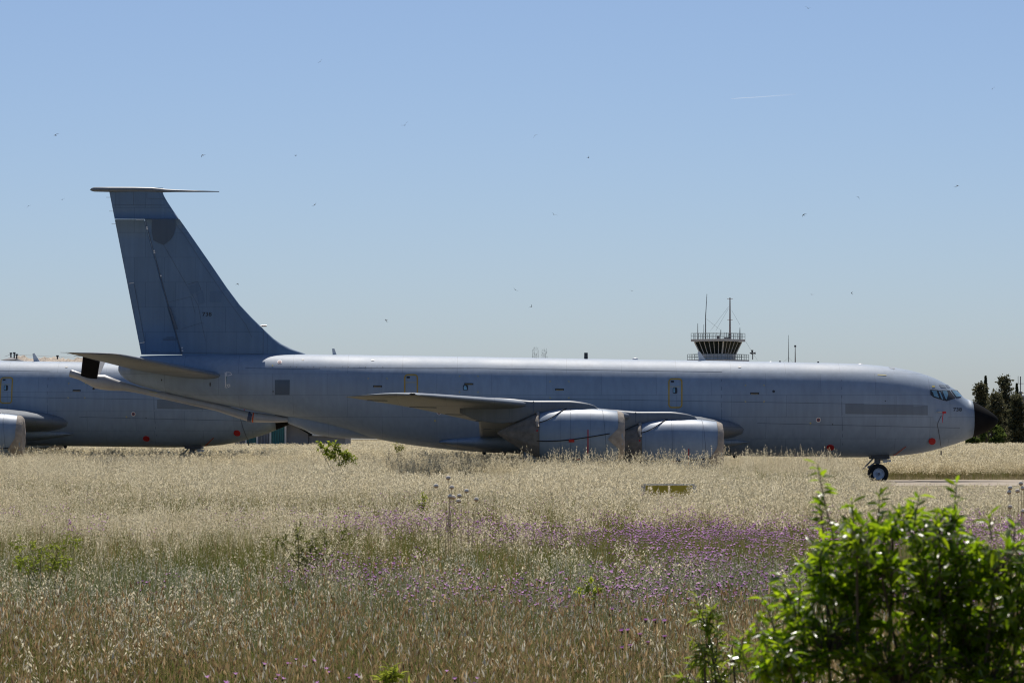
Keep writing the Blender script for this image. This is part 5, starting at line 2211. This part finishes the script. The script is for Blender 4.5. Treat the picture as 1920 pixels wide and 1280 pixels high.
def bird_mesh(name, up, sweep):
    secs = []
    # body
    v, f = [], []
    prof = [(-.09, .004), (-.06, .014), (-.01, .024), (.04, .022), (.07, .014), (.085, .004)]
    for (x, r) in prof:
        for k in range(6):
            t = 6.283 * k / 6
            v.append((x, r * math.cos(t), r * .8 * math.sin(t)))
    for i in range(len(prof) - 1):
        for k in range(6):
            f.append((i * 6 + k, i * 6 + (k + 1) % 6, i * 6 + 6 + (k + 1) % 6, i * 6 + 6 + k))
    for s in (-1, 1):
        b = len(v)
        pts = [(.045, .015, 0, .055), (.05, .07, up * .06, .05), (.03 - sweep * .04, .14, up * .11, .036), (-.03 - sweep * .08, .205, up * .12, .006)]
        for (x, y, z, c) in pts:
            v += [(x, s * y, z), (x - c, s * y, z), (x - c * .5, s * y, z + .006)]
        for i in range(3):
            for (q, w) in ((0, 2), (2, 1), (1, 0)):
                f.append((b + 3 * i + q, b + 3 * i + w, b + 3 * i + 3 + w, b + 3 * i + 3 + q))
    b = len(v)
    v += [(-.07, 0, 0), (-.15, .03, 0), (-.115, 0, .004), (-.15, -.03, 0)]
    f += [(b, b + 1, b + 2), (b, b + 2, b + 3)]
    me = bpy.data.meshes.new(name)
    me.from_pydata(v, [], f)
    me.materials.append(M['bird'])
    me.update()
    return me


bms = [bird_mesh('bird', .6, 1.0), bird_mesh('bird', -.5, .6), bird_mesh('bird', .15, 1.2)]
birds = [(104, 254, 380, 'dark bird high at left, above and left of the tail fin'), (380, 291, 420, 'dark bird in the sky right of the top of the tail fin'),
         (600, 116, 430, 'dark bird near the top, left of centre'), (759, 235, 300, 'largest dark bird, upper middle left'),
         (1003, 254, 400, 'dark bird just right of the middle of the sky'), (590, 384, 420, 'dark bird level with the fin badge, right of the fin'),
         (1038, 402, 380, 'dark bird in mid sky above the wing'), (1795, 348, 340, 'dark bird far right above the nose'),
         (1507, 403, 420, 'dark bird in mid sky right of the control tower'), (1515, 16, 400, 'dark bird at the very top right'),
         (445, 532, 430, 'dark bird beside the lower leading edge of the fin'), (966, 543, 430, 'upper of two close dark birds above the fuselage'),
         (996, 575, 470, 'lower of two close dark birds above the fuselage'), (724, 600, 430, 'dark bird low over the rear fuselage'),
         (1185, 545, 520, 'faint bird left of the control tower'), (1103, 296, 520, 'faint bird right of the middle of the sky'),
         (1861, 166, 500, 'faint bird near the right edge, high up'), (1522, 552, 520, 'faint bird low, right of the control tower'),
         (1597, 550, 560, 'tiny faint bird low, farther right of the control tower'), (53, 386, 480, 'faint bird near the left edge beside the fin'),
         (117, 374, 540, 'tiny faint bird just left of the fin'), (554, 292, 560, 'tiny faint bird between the fin and the middle'),
         (1610, 370, 520, 'faint bird in the right part of the sky')]
rb = random.Random(4)
for i, (px, py, D, lab) in enumerate(birds):
    o = bpy.data.objects.new('bird', bms[i % 3])
    COL.objects.link(o)
    o.location = P(px, py, D * .62)
    o.rotation_euler = (rb.uniform(-.9, .9), rb.uniform(-.5, .5), rb.uniform(0, 6.28))
    tag(o, lab, 'bird', 'birds flying over the airfield')


def contrail():
    m = bpy.data.materials.new('vapour')
    m.use_nodes = True
    nt = m.node_tree
    nt.nodes.clear()
    N, L = nt.nodes.new, nt.links.new
    out = N('ShaderNodeOutputMaterial')
    tr = N('ShaderNodeBsdfTransparent')
    tl = N('ShaderNodeBsdfTranslucent')
    tl.inputs['Color'].default_value = (.9, .9, .9, 1)
    mx = N('ShaderNodeMixShader')
    tc = N('ShaderNodeTexCoord')
    sp = N('ShaderNodeSeparateXYZ')
    L(tc.outputs['Generated'], sp.inputs[0])
    mr = N('ShaderNodeMapRange')
    mr.inputs['To Min'].default_value = .13
    mr.inputs['To Max'].default_value = .02
    L(sp.outputs['X'], mr.inputs['Value'])
    L(mr.outputs[0], mx.inputs[0])
    L(tr.outputs[0], mx.inputs[1]); L(tl.outputs[0], mx.inputs[2])
    L(mx.outputs[0], out.inputs[0])
    D = 9000.0
    a, b, c = P(1371, 185.3, D), P(1430, 181.6, D), P(1492, 177, D)
    mb = MB()
    mb.tube([a, a.lerp(b, .2), b, c], [.3, .9, 1.3, 2.0], 8)
    o = mb.build('vapour_trail', m, None, smooth=True)
    tag(o, 'faint short white vapour trail high in the sky at right', 'contrail', kind='stuff')
contrail()
